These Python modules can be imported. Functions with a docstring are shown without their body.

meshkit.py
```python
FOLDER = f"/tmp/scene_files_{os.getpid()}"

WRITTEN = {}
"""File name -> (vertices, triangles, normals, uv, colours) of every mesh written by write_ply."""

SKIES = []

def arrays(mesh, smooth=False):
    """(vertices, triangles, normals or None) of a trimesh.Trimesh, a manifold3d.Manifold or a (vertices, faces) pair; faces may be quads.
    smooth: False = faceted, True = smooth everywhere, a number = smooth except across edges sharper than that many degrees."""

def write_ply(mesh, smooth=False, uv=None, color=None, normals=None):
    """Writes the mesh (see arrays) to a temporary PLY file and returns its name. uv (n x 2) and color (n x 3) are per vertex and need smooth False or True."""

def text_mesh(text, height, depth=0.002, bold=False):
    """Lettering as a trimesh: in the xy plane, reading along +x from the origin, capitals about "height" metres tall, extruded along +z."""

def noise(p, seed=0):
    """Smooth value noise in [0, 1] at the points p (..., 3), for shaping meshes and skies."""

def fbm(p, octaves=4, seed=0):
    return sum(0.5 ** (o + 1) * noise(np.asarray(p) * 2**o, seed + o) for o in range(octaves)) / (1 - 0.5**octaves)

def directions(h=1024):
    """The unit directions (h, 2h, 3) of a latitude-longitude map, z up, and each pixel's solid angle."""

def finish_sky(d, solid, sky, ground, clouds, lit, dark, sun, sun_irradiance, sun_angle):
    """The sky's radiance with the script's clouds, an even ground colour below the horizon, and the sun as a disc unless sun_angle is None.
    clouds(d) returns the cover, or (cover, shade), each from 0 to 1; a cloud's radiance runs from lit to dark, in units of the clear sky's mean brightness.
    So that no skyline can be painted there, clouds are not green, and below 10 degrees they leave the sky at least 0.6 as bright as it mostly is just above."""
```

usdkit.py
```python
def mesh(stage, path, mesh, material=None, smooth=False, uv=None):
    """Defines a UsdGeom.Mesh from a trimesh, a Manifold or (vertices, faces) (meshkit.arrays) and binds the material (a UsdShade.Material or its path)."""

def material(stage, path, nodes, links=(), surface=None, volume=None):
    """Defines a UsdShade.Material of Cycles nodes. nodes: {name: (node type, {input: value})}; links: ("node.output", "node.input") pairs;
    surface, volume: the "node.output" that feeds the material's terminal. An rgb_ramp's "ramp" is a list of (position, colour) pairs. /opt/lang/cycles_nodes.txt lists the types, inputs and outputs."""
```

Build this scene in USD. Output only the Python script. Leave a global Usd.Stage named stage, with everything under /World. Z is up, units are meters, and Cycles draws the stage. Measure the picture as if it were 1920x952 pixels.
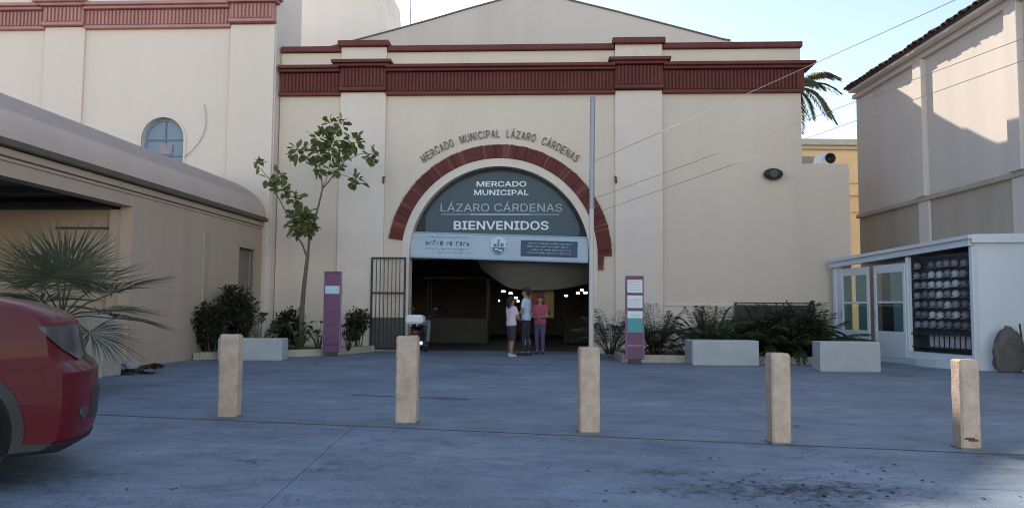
import math, random, numpy as np, trimesh, manifold3d, usdkit, meshkit
from shapely.geometry import Polygon, box as sbox, Point
from shapely.ops import unary_union
from pxr import Usd, UsdGeom, UsdLux, UsdShade, Gf, Sdf

stage = Usd.Stage.CreateInMemory()
UsdGeom.SetStageUpAxis(stage, 'Z'); UsdGeom.SetStageMetersPerUnit(stage, 1.0)
UsdGeom.Xform.Define(stage, '/World'); UsdGeom.Scope.Define(stage, '/World/Looks')
V = lambda *a: np.array(a, float)

# ---------------------------------------------------------------- camera
EXPOSURE = 1.05
yaw, pitch, roll = math.atan(15 / 1500), math.atan(107.5 / 1500), 0.008
fw = V(math.sin(yaw) * math.cos(pitch), math.cos(yaw) * math.cos(pitch), math.sin(pitch))
r0 = np.cross(fw, [0, 0, 1.0]); r0 /= np.linalg.norm(r0); u0 = np.cross(r0, fw)
rt = r0 * math.cos(roll) + u0 * math.sin(roll); up = u0 * math.cos(roll) - r0 * math.sin(roll)
cam = UsdGeom.Camera.Define(stage, '/World/camera')
cam.AddTransformOp().Set(Gf.Matrix4d(*rt, 0, *up, 0, *(-fw), 0, 0, 0, 1.15, 1))
cam.CreateHorizontalApertureAttr(36.0); cam.CreateVerticalApertureAttr(36.0 * 507 / 1024)
cam.CreateFocalLengthAttr(28.125); cam.CreateClippingRangeAttr(Gf.Vec2f(0.05, 2000)); cam.CreateExposureAttr(EXPOSURE)

# ---------------------------------------------------------------- sky and sun
SUN = V(-0.44, 1.0, 0.62); SUN /= np.linalg.norm(SUN)
skym = usdkit.material(stage, '/World/Looks/sky_light', {
    'tex': ('sky_texture', {'sky_type': 'single_scattering', 'sun_disc': False, 'sun_elevation': float(math.asin(SUN[2])), 'sun_rotation': float(math.atan2(SUN[0], SUN[1])),
                            'altitude': 20.0, 'air_density': 1.0, 'aerosol_density': 0.3, 'ozone_density': 1.0}),
    'wb': ('mix', {'mix_type': 'multiply', 'fac': 1.0, 'color2': (1.12, 1.0, 0.9)}),
    'bg': ('background_shader', {'strength': 0.125})}, [('tex.color', 'wb.color1'), ('wb.color', 'bg.color')], surface='bg.background')
dome = UsdLux.DomeLight.Define(stage, '/World/sky')
UsdShade.MaterialBindingAPI.Apply(dome.GetPrim()).Bind(skym)
dome.GetPrim().SetCustomDataByKey('kind', 'structure')
sun = UsdLux.DistantLight.Define(stage, '/World/sun')
sx = np.cross([0, 0, 1.0], SUN); sx /= np.linalg.norm(sx); sy = np.cross(SUN, sx)
sun.AddTransformOp().Set(Gf.Matrix4d(*sx, 0, *sy, 0, *SUN, 0, 0, 0, 0, 1))
sun.CreateIntensityAttr(1.0); sun.CreateAngleAttr(0.5); sun.CreateNormalizeAttr(True); sun.CreateColorAttr(Gf.Vec3f(1.0, 0.9, 0.75))

# ---------------------------------------------------------------- materials
MATS = {}
def mat(name, col, rough=0.7, var=0.1, scale=3.0, fine=60.0, bump=0.0, metal=0.0, grime=0.0, grime_col=None, streak=False, spec=0.5, coat=0.0):
    """colour with large and fine variation, optional grime of its own shape, optional relief"""
    if name in MATS: return MATS[name]
    col = V(*col)
    n = {'tc': ('geometry', {}), 'mp': ('mapping', {'scale': (1, 1, 0.12 if streak else 1)}),
         'n1': ('noise_texture', {'scale': scale, 'detail': 6.0, 'roughness': 0.6}),
         'r1': ('rgb_ramp', {'ramp': [(0.25, col * (1 - var)), (0.5, col), (0.75, np.minimum(col * (1 + var), 0.95))]}),
         'n2': ('noise_texture', {'scale': fine, 'detail': 3.0}),
         'r2': ('rgb_ramp', {'ramp': [(0.3, (1 - var * .6,) * 3), (0.7, (1.0,) * 3)]}),
         'mx': ('mix', {'mix_type': 'multiply', 'fac': 1.0}),
         'p': ('principled_bsdf', {'roughness': rough, 'metallic': metal, 'specular_ior_level': spec, 'coat_weight': coat, 'coat_roughness': 0.04})}
    l = [('tc.position', 'mp.vector'), ('mp.vector', 'n1.vector'), ('tc.position', 'n2.vector'), ('n1.fac', 'r1.fac'), ('n2.fac', 'r2.fac'), ('r1.color', 'mx.color1'), ('r2.color', 'mx.color2')]
    out = 'mx.color'
    if grime:
        g = V(*grime_col) if grime_col is not None else col * 0.45
        n['ng'] = ('noise_texture', {'scale': scale * 0.45, 'detail': 9.0, 'roughness': 0.7, 'distortion': 0.4})
        n['rg'] = ('rgb_ramp', {'ramp': [(0.52, (0, 0, 0)), (0.78, (grime,) * 3)]})
        n['mg'] = ('mix', {'color2': g})
        l += [('mp.vector', 'ng.vector'), ('ng.fac', 'rg.fac'), ('rg.color', 'mg.fac'), (out, 'mg.color1')]
        out = 'mg.color'
    l.append((out, 'p.base_color'))
    if bump:
        n['b'] = ('bump', {'strength': bump, 'distance': 0.01}); l += [('n2.fac', 'b.height'), ('b.normal', 'p.normal')]
    MATS[name] = usdkit.material(stage, '/World/Looks/' + name, n, l, surface='p.BSDF')
    return MATS[name]

def leafmat(name, a, b, rough=0.45, trans=0.3):
    if name in MATS: return MATS[name]
    n = {'g': ('geometry', {}), 'r': ('rgb_ramp', {'ramp': [(0, a), (1, b)]}), 'p': ('principled_bsdf', {'roughness': rough}),
         't': ('translucent_bsdf', {}), 'm': ('mix_closure', {'fac': trans})}
    l = [('g.random_per_island', 'r.fac'), ('r.color', 'p.base_color'), ('r.color', 't.color'), ('p.BSDF', 'm.closure1'), ('t.BSDF', 'm.closure2')]
    MATS[name] = usdkit.material(stage, '/World/Looks/' + name, n, l, surface='m.closure')
    return MATS[name]

def panemat(name, tint=(0.85, 0.95, 0.95)):
    if name in MATS: return MATS[name]
    n = {'t': ('transparent_bsdf', {'color': tint}), 'g': ('glossy_bsdf', {'roughness': 0.02, 'color': (0.9, 0.95, 1)}), 'm': ('mix_closure', {'fac': 0.14})}
    MATS[name] = usdkit.material(stage, '/World/Looks/' + name, n, [('t.BSDF', 'm.closure1'), ('g.BSDF', 'm.closure2')], surface='m.closure')
    return MATS[name]

def emit(name, col, s):
    if name in MATS: return MATS[name]
    MATS[name] = usdkit.material(stage, '/World/Looks/' + name, {'e': ('emission', {'color': col, 'strength': s})}, surface='e.emission')
    return MATS[name]

CREAM = mat('cream_paint', (0.66, 0.548, 0.458), 0.85, 0.05, 0.7, 45, 0.25, grime=0.42, grime_col=(0.47, 0.405, 0.355), streak=True, spec=0.2)
CREAM2 = mat('pale_cream_paint', (0.70, 0.587, 0.512), 0.85, 0.04, 0.6, 45, 0.25, grime=0.2, grime_col=(0.55, 0.5, 0.45), streak=True, spec=0.2)
TRIM = mat('cream_trim_paint', (0.685, 0.58, 0.51), 0.8, 0.05, 1.5, 50, 0.2, spec=0.2)
GREYW = mat('grey_white_render', (0.545, 0.465, 0.425), 0.85, 0.06, 0.8, 40, 0.2, grime=0.2, streak=True, spec=0.2)
RED = mat('oxide_red_paint', (0.145, 0.043, 0.038), 0.75, 0.18, 2.5, 50, 0.3, grime=0.3, grime_col=(0.06, 0.03, 0.026), spec=0.25)
PINKRED = mat('glare_paled_red', (0.45, 0.225, 0.205), 0.8, 0.15, 2.0, 50, 0.3, grime=0.25, grime_col=(0.4, 0.2, 0.18), streak=True, spec=0.2)  # red band colour, lightened to carry the lens flare over this corner
BRK = [mat('painted_brick_%s' % n, c, 0.8, 0.2, 9, 70, 0.5, spec=0.2) for n, c in (('dark', (0.115, 0.034, 0.031)), ('mid', (0.155, 0.044, 0.038)), ('worn', (0.205, 0.078, 0.063)))]
MORTAR = mat('mortar', (0.10, 0.045, 0.038), 0.9, 0.2, 8, 60, 0.4)
BEIGE = mat('beige_render', (0.46, 0.352, 0.275), 0.88, 0.07, 0.9, 45, 0.3, grime=0.4, grime_col=(0.33, 0.26, 0.215), streak=True, spec=0.2)
BEIGE2 = mat('brown_beige_render', (0.38, 0.32, 0.25), 0.88, 0.08, 1.2, 45, 0.3, grime=0.4, streak=True, spec=0.2)
ROOFG = mat('grey_roof_membrane', (0.54, 0.415, 0.35), 0.75, 0.08, 1.2, 35, 0.25, grime=0.35, grime_col=(0.42, 0.33, 0.28))
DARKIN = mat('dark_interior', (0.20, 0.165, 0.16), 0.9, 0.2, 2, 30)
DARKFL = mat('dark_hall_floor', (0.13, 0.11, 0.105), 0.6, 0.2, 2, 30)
DARKBRD = mat('dark_brown_board', (0.075, 0.06, 0.05), 0.8, 0.15, 2, 30)  # one dark brown for boards, rails and small fittings
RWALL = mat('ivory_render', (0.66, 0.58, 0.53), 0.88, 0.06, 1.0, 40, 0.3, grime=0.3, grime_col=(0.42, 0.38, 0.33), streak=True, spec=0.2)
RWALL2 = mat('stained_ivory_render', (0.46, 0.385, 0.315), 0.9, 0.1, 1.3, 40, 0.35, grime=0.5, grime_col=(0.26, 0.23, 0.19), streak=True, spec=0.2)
YELLOW = mat('yellow_ochre_paint', (0.78, 0.54, 0.28), 0.85, 0.05, 1, 40, 0.2)
TILE = mat('roof_tile_clay', (0.095, 0.058, 0.044), 0.85, 0.25, 5, 50, 0.4)
STONE = mat('bollard_stone', (0.50, 0.375, 0.295), 0.88, 0.22, 9, 60, 0.9, grime=0.6, grime_col=(0.25, 0.20, 0.16))
BENCH = mat('pale_concrete', (0.42, 0.43, 0.45), 0.8, 0.1, 3, 70, 0.4, grime=0.4, grime_col=(0.29, 0.30, 0.31))
KERB = mat('beige_kerb', (0.46, 0.40, 0.32), 0.85, 0.12, 4, 60, 0.4, grime=0.4)
SOIL = mat('soil', (0.07, 0.055, 0.04), 0.95, 0.3, 8, 60, 0.8)
BLACK = mat('black_metal', (0.018, 0.018, 0.02), 0.45, 0.1, 8, 60)
STEEL = mat('grey_steel', (0.30, 0.31, 0.34), 0.4, 0.08, 5, 60, metal=0.6)
POLEP = mat('pole_paint', (0.56, 0.53, 0.50), 0.45, 0.08, 2.5, 40, grime=0.3, grime_col=(0.36, 0.32, 0.28))
PURPLE = mat('purple_sheet', (0.15, 0.055, 0.12), 0.45, 0.06, 3, 60)
PURPLE2 = mat('dark_purple_print', (0.09, 0.035, 0.075), 0.45, 0.06, 3, 60)
WHITEP = mat('white_panel', (0.72, 0.73, 0.75), 0.45, 0.04, 3, 60)
PALEBL = mat('pale_blue_print', (0.38, 0.58, 0.70), 0.5, 0.05, 3, 60)
TEAL = mat('teal_print', (0.06, 0.32, 0.34), 0.5, 0.05, 3, 60)
SIGN = mat('slate_blue_sign', (0.055, 0.09, 0.115), 0.5, 0.12, 1.6, 60, grime=0.25, grime_col=(0.04, 0.065, 0.085))
NAVY = mat('navy_print', (0.035, 0.07, 0.13), 0.5, 0.06, 3, 60)
BANNER = mat('banner_vinyl', (0.42, 0.50, 0.58), 0.5, 0.08, 1.5, 60)
SIGNW = mat('sign_white_letters', (0.78, 0.80, 0.82), 0.5, 0.03, 5, 60)
SIGNG = mat('sign_grey_letters', (0.42, 0.45, 0.48), 0.5, 0.05, 5, 60)
LETTER = mat('bronze_letters', (0.13, 0.115, 0.10), 0.5, 0.1, 9, 60, metal=0.3)
KIOSKW = mat('kiosk_white_metal', (0.70, 0.73, 0.78), 0.4, 0.04, 1.6, 50, grime=0.18, grime_col=(0.45, 0.47, 0.50), streak=True)
KIOSKD = mat('kiosk_inside', (0.035, 0.037, 0.045), 0.8, 0.15, 3, 50)
GLASS = panemat('window_pane')
BLUEW = mat('blue_grey_shutter', (0.20, 0.26, 0.34), 0.35, 0.06, 2, 40)
BARK = mat('grey_brown_bark', (0.15, 0.12, 0.095), 0.9, 0.25, 12, 80, 0.8)
WIRE = mat('cable_rubber', (0.17, 0.165, 0.16), 0.6)
CARRED = mat('car_red_paint', (0.075, 0.003, 0.008), 0.45, 0.03, 2, 60, spec=0.2, coat=0.22)
CARBLK = mat('car_black_plastic', (0.014, 0.014, 0.015), 0.6, 0.1, 5, 90, 0.2)
RUBBER = mat('tyre_rubber', (0.02, 0.02, 0.021), 0.85, 0.15, 9, 90, 0.3)
ALLOY = mat('wheel_alloy', (0.45, 0.46, 0.48), 0.35, 0.05, 9, 60, metal=0.9)
CHROME = mat('chrome', (0.8, 0.8, 0.82), 0.12, 0.02, 9, 60, metal=1.0)
LAMPGL = mat('headlamp_lens', (0.035, 0.036, 0.042), 0.3, 0.3, 26, 60, spec=0.35, coat=0.25)
DARKGL = mat('dark_car_glass', (0.012, 0.014, 0.016), 0.05, 0.02, 3, 60)
ORANGE = mat('amber_lens', (0.5, 0.16, 0.02), 0.2)
REDLENS = mat('red_lens', (0.35, 0.01, 0.01), 0.2)
CLOTHG = mat('grey_tarp', (0.30, 0.285, 0.275), 0.85, 0.1, 3, 60)
OCHRE = mat('ochre_print', (0.30, 0.18, 0.05), 0.7, 0.3, 4, 30)
REDPR = mat('red_print', (0.20, 0.05, 0.04), 0.7, 0.2, 4, 30)
SACK = mat('brown_sack', (0.13, 0.115, 0.105), 0.95, 0.25, 6, 60, 0.6)
L_DARK = leafmat('shrub_leaves_dark', (0.05, 0.056, 0.028), (0.125, 0.122, 0.062))
L_MID = leafmat('leaves_mid_green', (0.06, 0.085, 0.025), (0.18, 0.20, 0.07))
L_TREE = leafmat('sapling_leaves', (0.20, 0.235, 0.075), (0.46, 0.46, 0.20), trans=.4)
L_PALE = leafmat('pale_leaves', (0.13, 0.17, 0.06), (0.30, 0.31, 0.15))
L_PALM = leafmat('palm_fronds', (0.06, 0.072, 0.028), (0.17, 0.17, 0.07))
L_FAN = leafmat('fan_palm_leaves', (0.15, 0.16, 0.10), (0.34, 0.33, 0.22))
L_DRY = leafmat('dry_leaves', (0.09, 0.075, 0.04), (0.20, 0.17, 0.09))

def ground_mat(name, col, stain, spots):
    """poured concrete: cloudy tone, faint trowel streaks, fine pitting and oil stains that have shapes of their own"""
    n = {'g': ('geometry', {}), 'a': ('noise_texture', {'scale': 0.55, 'detail': 7.0, 'roughness': 0.62}),
         'ra': ('rgb_ramp', {'ramp': [(0.30, V(*col) * 0.68), (0.46, V(*col) * .95), (0.56, V(*col) * 1.05), (0.72, V(*col) * 1.38)]}),
         'mp': ('mapping', {'scale': (0.8, 1.6, 1), 'rotation': (0, 0, 0.24)}),
         'b': ('noise_texture', {'scale': 2.2, 'detail': 10.0, 'roughness': 0.78}),
         'rb': ('rgb_ramp', {'ramp': [(0.34, (0.66, 0.67, 0.70)), (0.5, (.98, .98, .98)), (0.66, (1.16, 1.14, 1.12))]}),
         'm1': ('mix', {'mix_type': 'multiply', 'fac': 1.0}),
         'c': ('noise_texture', {'scale': 3.1, 'detail': 8.0, 'roughness': 0.7, 'distortion': 0.7}),
         'rc': ('rgb_ramp', {'ramp': [(0.60, (0, 0, 0)), (0.68, (stain,) * 3)]}),
         'm2': ('mix', {'color2': V(*col) * 0.33}),
         'd': ('noise_texture', {'scale': 75.0, 'detail': 4.0}),
         'rd': ('rgb_ramp', {'ramp': [(0.25, (0.72,) * 3), (0.5, (1.0,) * 3), (0.75, (1.14,) * 3)]}),
         'm3': ('mix', {'mix_type': 'multiply', 'fac': 1.0}),
         'bp': ('bump', {'strength': 0.35, 'distance': 0.006}), 'rr': ('map_range', {'from_min': 0.3, 'from_max': 0.7, 'to_min': 0.68, 'to_max': 0.85}),
         'p': ('principled_bsdf', {'specular_ior_level': 0.25})}
    l = [('g.position', 'a.vector'), ('a.fac', 'ra.fac'), ('g.position', 'mp.vector'), ('mp.vector', 'b.vector'), ('b.fac', 'rb.fac'), ('ra.color', 'm1.color1'), ('rb.color', 'm1.color2'),
         ('mp.vector', 'c.vector'), ('c.fac', 'rc.fac'), ('rc.color', 'm2.fac'), ('m1.color', 'm2.color1'), ('g.position', 'd.vector'), ('d.fac', 'rd.fac'),
         ('m2.color', 'm3.color1'), ('rd.color', 'm3.color2'), ('d.fac', 'bp.height'), ('bp.normal', 'p.normal'), ('a.fac', 'rr.value'), ('rr.result', 'p.roughness')]
    out = 'm3.color'
    n['ck'] = ('noise_texture', {'scale': 0.42, 'detail': 9.0, 'roughness': 0.62, 'distortion': 0.25}); n['rk'] = ('rgb_ramp', {'ramp': [(0.4962, (0, 0, 0)), (0.5, (stain * 1.5,) * 3), (0.5038, (0, 0, 0))]}); n['mk'] = ('mix', {'color2': V(*col) * .25})
    l += [('g.position', 'ck.vector'), ('ck.fac', 'rk.fac'), ('rk.color', 'mk.fac'), (out, 'mk.color1')]
    out = 'mk.color'
    for i, (x, y, sxx, syy, amt) in enumerate(spots):
        s, k = 'x%d' % i, 'xg%d' % i
        n[s] = ('mapping', {'mapping_type': 'texture', 'location': (x, y, 0), 'scale': (sxx, syy, 5.0)}); n[k] = ('gradient_texture', {'gradient_type': 'spherical'})
        n[k + 'n'] = ('noise_texture', {'scale': 10.0, 'detail': 8.0, 'roughness': 0.7, 'distortion': 0.3})
        n[k + 'a'] = ('math', {'math_type': 'multiply_add', 'value2': 0.36}); n[k + 'r'] = ('rgb_ramp', {'ramp': [(0.70, (0, 0, 0)), (0.86, (amt,) * 3)]})
        n[k + 'm'] = ('mix', {'color2': V(*col) * 0.22})
        l += [('g.position', s + '.vector'), (s + '.vector', k + '.vector'), ('g.position', k + 'n.vector'), (k + '.fac', k + 'a.value1'), (k + 'n.fac', k + 'a.value3'),
              (k + 'a.value', k + 'r.fac'), (k + 'r.color', k + 'm.fac'), (out, k + 'm.color1')]
        out = k + 'm.color'
    l.append((out, 'p.base_color'))
    MATS[name] = usdkit.material(stage, '/World/Looks/' + name, n, l, surface='p.BSDF'); return MATS[name]

GCOL = (0.225, 0.272, 0.333)
PLAZA = ground_mat('plaza_concrete', GCOL, 0.25, [(0.2, 17.5, 2.6, 1.0, 0.5)])
ROAD = ground_mat('road_concrete', V(*GCOL) * 1.02, 0.45, [(1.9, 5.35, 1.9, 0.75, 0.85), (1.2, 5.9, 0.8, 0.3, 0.7), (-1.9, 6.25, 0.35, 0.16, 0.9), (-1.3, 5.9, 0.4, 0.2, 0.6), (-3.0, 5.6, 1.0, 0.5, 0.4)])

PATCH = ground_mat('patch_concrete', V(*GCOL) * (1.12, 1.08, 1.02), 0.3, [])
# ---------------------------------------------------------------- helpers
USED = {}
def path(name, parent=None):
    base = (parent.GetPath().pathString if parent is not None else '/World') + '/' + name
    k = USED.get(base, 0); USED[base] = k + 1
    return base if k == 0 else '%s_%03d' % (base, k)
def say(prim, label=None, cat=None, group=None, kind=None):
    for k, v in (('label', label), ('category', cat), ('group', group), ('kind', kind)):
        if v: prim.SetCustomDataByKey(k, v)
    return prim
def thing(name, label, cat, loc=(0, 0, 0), rot=0.0, group=None, kind=None):
    x = UsdGeom.Xform.Define(stage, path(name)); x.AddTranslateOp().Set(Gf.Vec3d(*map(float, loc))); x.AddRotateZOp().Set(float(rot))
    return say(x.GetPrim(), label, cat, group, kind)
def part(name, m, material, parent=None, smooth=False, label=None, kind=None, cat=None, group=None):
    if isinstance(m, list): m = trimesh.util.concatenate(m)
    return say(usdkit.mesh(stage, path(name, parent), m, material, smooth).GetPrim(), label, cat, group, kind)
def copy(src, loc, rot=0.0, label=None):
    was = src.GetCustomData()
    x = UsdGeom.Xform.Define(stage, path(src.GetName().rstrip('0123456789').rstrip('_'))); x.AddTranslateOp().Set(Gf.Vec3d(*map(float, loc))); x.AddRotateZOp().Set(float(rot))
    p = x.GetPrim(); p.GetReferences().AddInternalReference(src.GetPath()); p.SetInstanceable(True)
    return say(p, label or was['label'], was['category'], was.get('group'))

def bx(x0, x1, y0, y1, z0, z1, b=0.0):
    if b:
        b = min(b, (x1 - x0) * .45, (y1 - y0) * .45, (z1 - z0) * .45)
        p = [(x + dx, y + dy, z + dz) for x, s in ((x0, 1), (x1, -1)) for y, t in ((y0, 1), (y1, -1)) for z, q in ((z0, 1), (z1, -1))
             for dx, dy, dz in ((s * b, t * b, 0), (s * b, 0, q * b), (0, t * b, q * b))]
        return trimesh.convex.convex_hull(np.array(p))
    return trimesh.creation.box(bounds=[(x0, y0, z0), (x1, y1, z1)])
def xz(poly, y0, y1):
    """polygon drawn in x (along) and z (up), extruded from depth y0 to y1"""
    geoms = getattr(poly, 'geoms', [poly])
    out = []
    for g in geoms:
        if g.geom_type != 'Polygon' or g.area < 1e-7: continue
        m = trimesh.creation.extrude_polygon(g, y1 - y0, engine='earcut')
        v = m.vertices; m = trimesh.Trimesh(np.c_[v[:, 0], y1 - v[:, 2], v[:, 1]], m.faces, process=False); m.fix_normals(); out.append(m)
    return trimesh.util.concatenate(out)
def tube(pts, rad, n=8):
    p = np.asarray(pts, float); r = np.broadcast_to(rad, (len(p),))
    t = np.gradient(p, axis=0); t /= np.linalg.norm(t, axis=1, keepdims=True)
    ref = V(0, 0, 1) if abs(t[:, 2]).mean() < 0.8 else V(1, 0, 0)
    a = np.cross(t, ref); a /= np.linalg.norm(a, axis=1, keepdims=True); b = np.cross(t, a)
    an = np.arange(n) * 2 * np.pi / n
    v = (p[:, None] + r[:, None, None] * (np.cos(an)[None, :, None] * a[:, None] + np.sin(an)[None, :, None] * b[:, None])).reshape(-1, 3)
    f = []
    for i in range(len(p) - 1):
        for j in range(n):
            k = (j + 1) % n; f += [(i * n + j, (i + 1) * n + j, (i + 1) * n + k), (i * n + j, (i + 1) * n + k, i * n + k)]
    v = np.vstack([v, p[:1], p[-1:]]); c0 = len(v) - 2; e = (len(p) - 1) * n
    for j in range(n):
        k = (j + 1) % n; f += [(c0, j, k), (c0 + 1, e + k, e + j)]
    m = trimesh.Trimesh(v, f, process=False); m.fix_normals(); return m
def cyl(r, h, n=24, at=(0, 0, 0), axis='z'):
    m = trimesh.creation.cylinder(radius=r, height=h, sections=n)
    if axis == 'x': m.apply_transform(trimesh.transformations.rotation_matrix(math.pi / 2, [0, 1, 0]))
    if axis == 'y': m.apply_transform(trimesh.transformations.rotation_matrix(math.pi / 2, [1, 0, 0]))
    m.apply_translation(at); return m
def moved(m, x=0, y=0, z=0):
    m = m.copy(); m.apply_translation((x, y, z)); return m
def arc_band(cx, cz, r0, r1, a0, a1, y0, y1, n=48):
    a = np.radians(np.linspace(a0, a1, n))
    o = [(cx + r1 * math.cos(t), cz + r1 * math.sin(t)) for t in a]; i = [(cx + r0 * math.cos(t), cz + r0 * math.sin(t)) for t in a[::-1]]
    return xz(Polygon(o + i), y0, y1)
def upright(text, height, depth=0.01, bold=False, width=None, center=None):
    """lettering standing in the x,z plane, facing -y, centred on x"""
    m = meshkit.text_mesh(text, height, depth, bold)
    v = m.vertices.copy(); x0, x1 = v[:, 0].min(), v[:, 0].max(); k = (width / (x1 - x0)) if width else 1.0
    m = trimesh.Trimesh(np.c_[(v[:, 0] - (x0 + x1) / 2) * k, -v[:, 2], v[:, 1]], m.faces, process=False); m.fix_normals(); return m
def words(rng, x0, x1, z, h, y, d=0.004):
    """a line of print too small to read: word-long strokes"""
    out, x = [], x0
    while x < x1 - h:
        for _ in range(rng.randint(2, 8)):
            w = h * rng.choice((.5, .6, .7)); hh = h * rng.choice((1, 1, .75, .75))
            if x + w > x1: break
            out.append(bx(x, x + w * .3, y - d, y, z, z + hh)); out.append(bx(x + w * .3, x + w, y - d, y, z + (hh * .8 if rng.random() < .5 else 0), z + (hh if rng.random() < .6 else hh * .35) + .001))
            x += w + h * .22
        x += h * .7
    return out

def leaves(P, D, N, L, W, fold=0.25):
    """P base, D direction, N normal (n,3); folded five-point leaves"""
    n = len(P); D = D / np.linalg.norm(D, axis=1, keepdims=True); S = np.cross(D, N); S /= np.linalg.norm(S, axis=1, keepdims=True) + 1e-9; N = np.cross(S, D)
    L = np.broadcast_to(L, (n,))[:, None]; W = np.broadcast_to(W, (n,))[:, None]
    mid = P + D * L * .45
    v = np.stack([P, mid - S * W + N * W * fold, mid, mid + S * W + N * W * fold, P + D * L - N * L * .12], 1).reshape(-1, 3)
    f = np.array([(0, 2, 1), (0, 3, 2), (1, 2, 4), (2, 3, 4)])
    return trimesh.Trimesh(v, (np.arange(n)[:, None, None] * 5 + f).reshape(-1, 3), process=False)
def round_leaves(P, D, N, L, W, fold=0.15):
    """broad blunt leaves, widest past the middle"""
    n = len(P); D = D / np.linalg.norm(D, axis=1, keepdims=True); S = np.cross(D, N); S /= np.linalg.norm(S, axis=1, keepdims=True) + 1e-9; N = np.cross(S, D)
    L = np.broadcast_to(L, (n,))[:, None]; W = np.broadcast_to(W, (n,))[:, None]
    at = lambda l, w, u: P + D * L * l + S * W * w + N * (W * abs(w) * fold - L * u)
    v = np.stack([at(0, 0, 0), at(.3, -.62, 0), at(.68, -1, .03), at(.93, -.5, .09), at(1, 0, .12), at(.93, .5, .09), at(.68, 1, .03), at(.3, .62, 0), at(.55, 0, .0)], 1).reshape(-1, 3)
    f = np.array([(8, k, (k + 1) % 8) for k in range(8)])
    return trimesh.Trimesh(v, (np.arange(n)[:, None, None] * 9 + f).reshape(-1, 3), process=False)
def unit(rng, n):
    d = rng.normal(size=(n, 3)); return d / np.linalg.norm(d, axis=1, keepdims=True)
def clump(rng, c, r, n, L, W, hollow=0.35, make=leaves):
    """leaves through an uneven ellipsoid"""
    d = unit(rng, n); q = hollow + (1 - hollow) * rng.random(n) ** 0.6
    lump = 0.72 + 0.55 * meshkit.noise(d * 2.3 + np.asarray(c) * 3, 5)
    P = np.asarray(c) + d * (q * lump)[:, None] * np.asarray(r)
    D = d + unit(rng, n) * .8 + V(0, 0, -.15); N = V(0, 0, 1) + unit(rng, n) * .7
    return make(P, D, N, L * rng.uniform(.65, 1.3, n), W * rng.uniform(.7, 1.25, n))
def frond(rng, base, az, length, lift, droop, n=22, leaf=0.28, w=0.014, arch=1.0):
    """one feather frond: a curved midrib and two rows of leaflets; returns mesh"""
    h = V(math.cos(az), math.sin(az), 0); t = np.linspace(0, 1, 14)
    P = np.asarray(base) + np.outer(t * length * math.cos(lift), h) + np.outer((t * math.sin(lift) - droop * t ** 2.2) * length, V(0, 0, 1))
    k = np.linspace(.22, 1, n); Q = np.stack([np.interp(k, t, P[:, i]) for i in range(3)], 1); T = np.gradient(Q, axis=0); T /= np.linalg.norm(T, axis=1, keepdims=True)
    S = np.cross(T, V(0, 0, 1)); S /= np.linalg.norm(S, axis=1, keepdims=True) + 1e-9
    ms = [tube(P, np.linspace(.012, .003, len(P)) * max(1, length / 1.6), 5)]
    ll = leaf * np.sin(np.clip(k * 1.02 - .1, .05, 1) * math.pi) ** .5 * rng.uniform(.85, 1.1, n)
    for s in (-1, 1):
        D = S * s + T * .75 + V(0, 0, -.35 * arch) + unit(rng, n) * .12
        ms.append(leaves(Q, D, np.cross(D, S * s) * s + V(0, 0, 1), ll, w * np.ones(n), .3))
    return trimesh.util.concatenate(ms)

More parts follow.
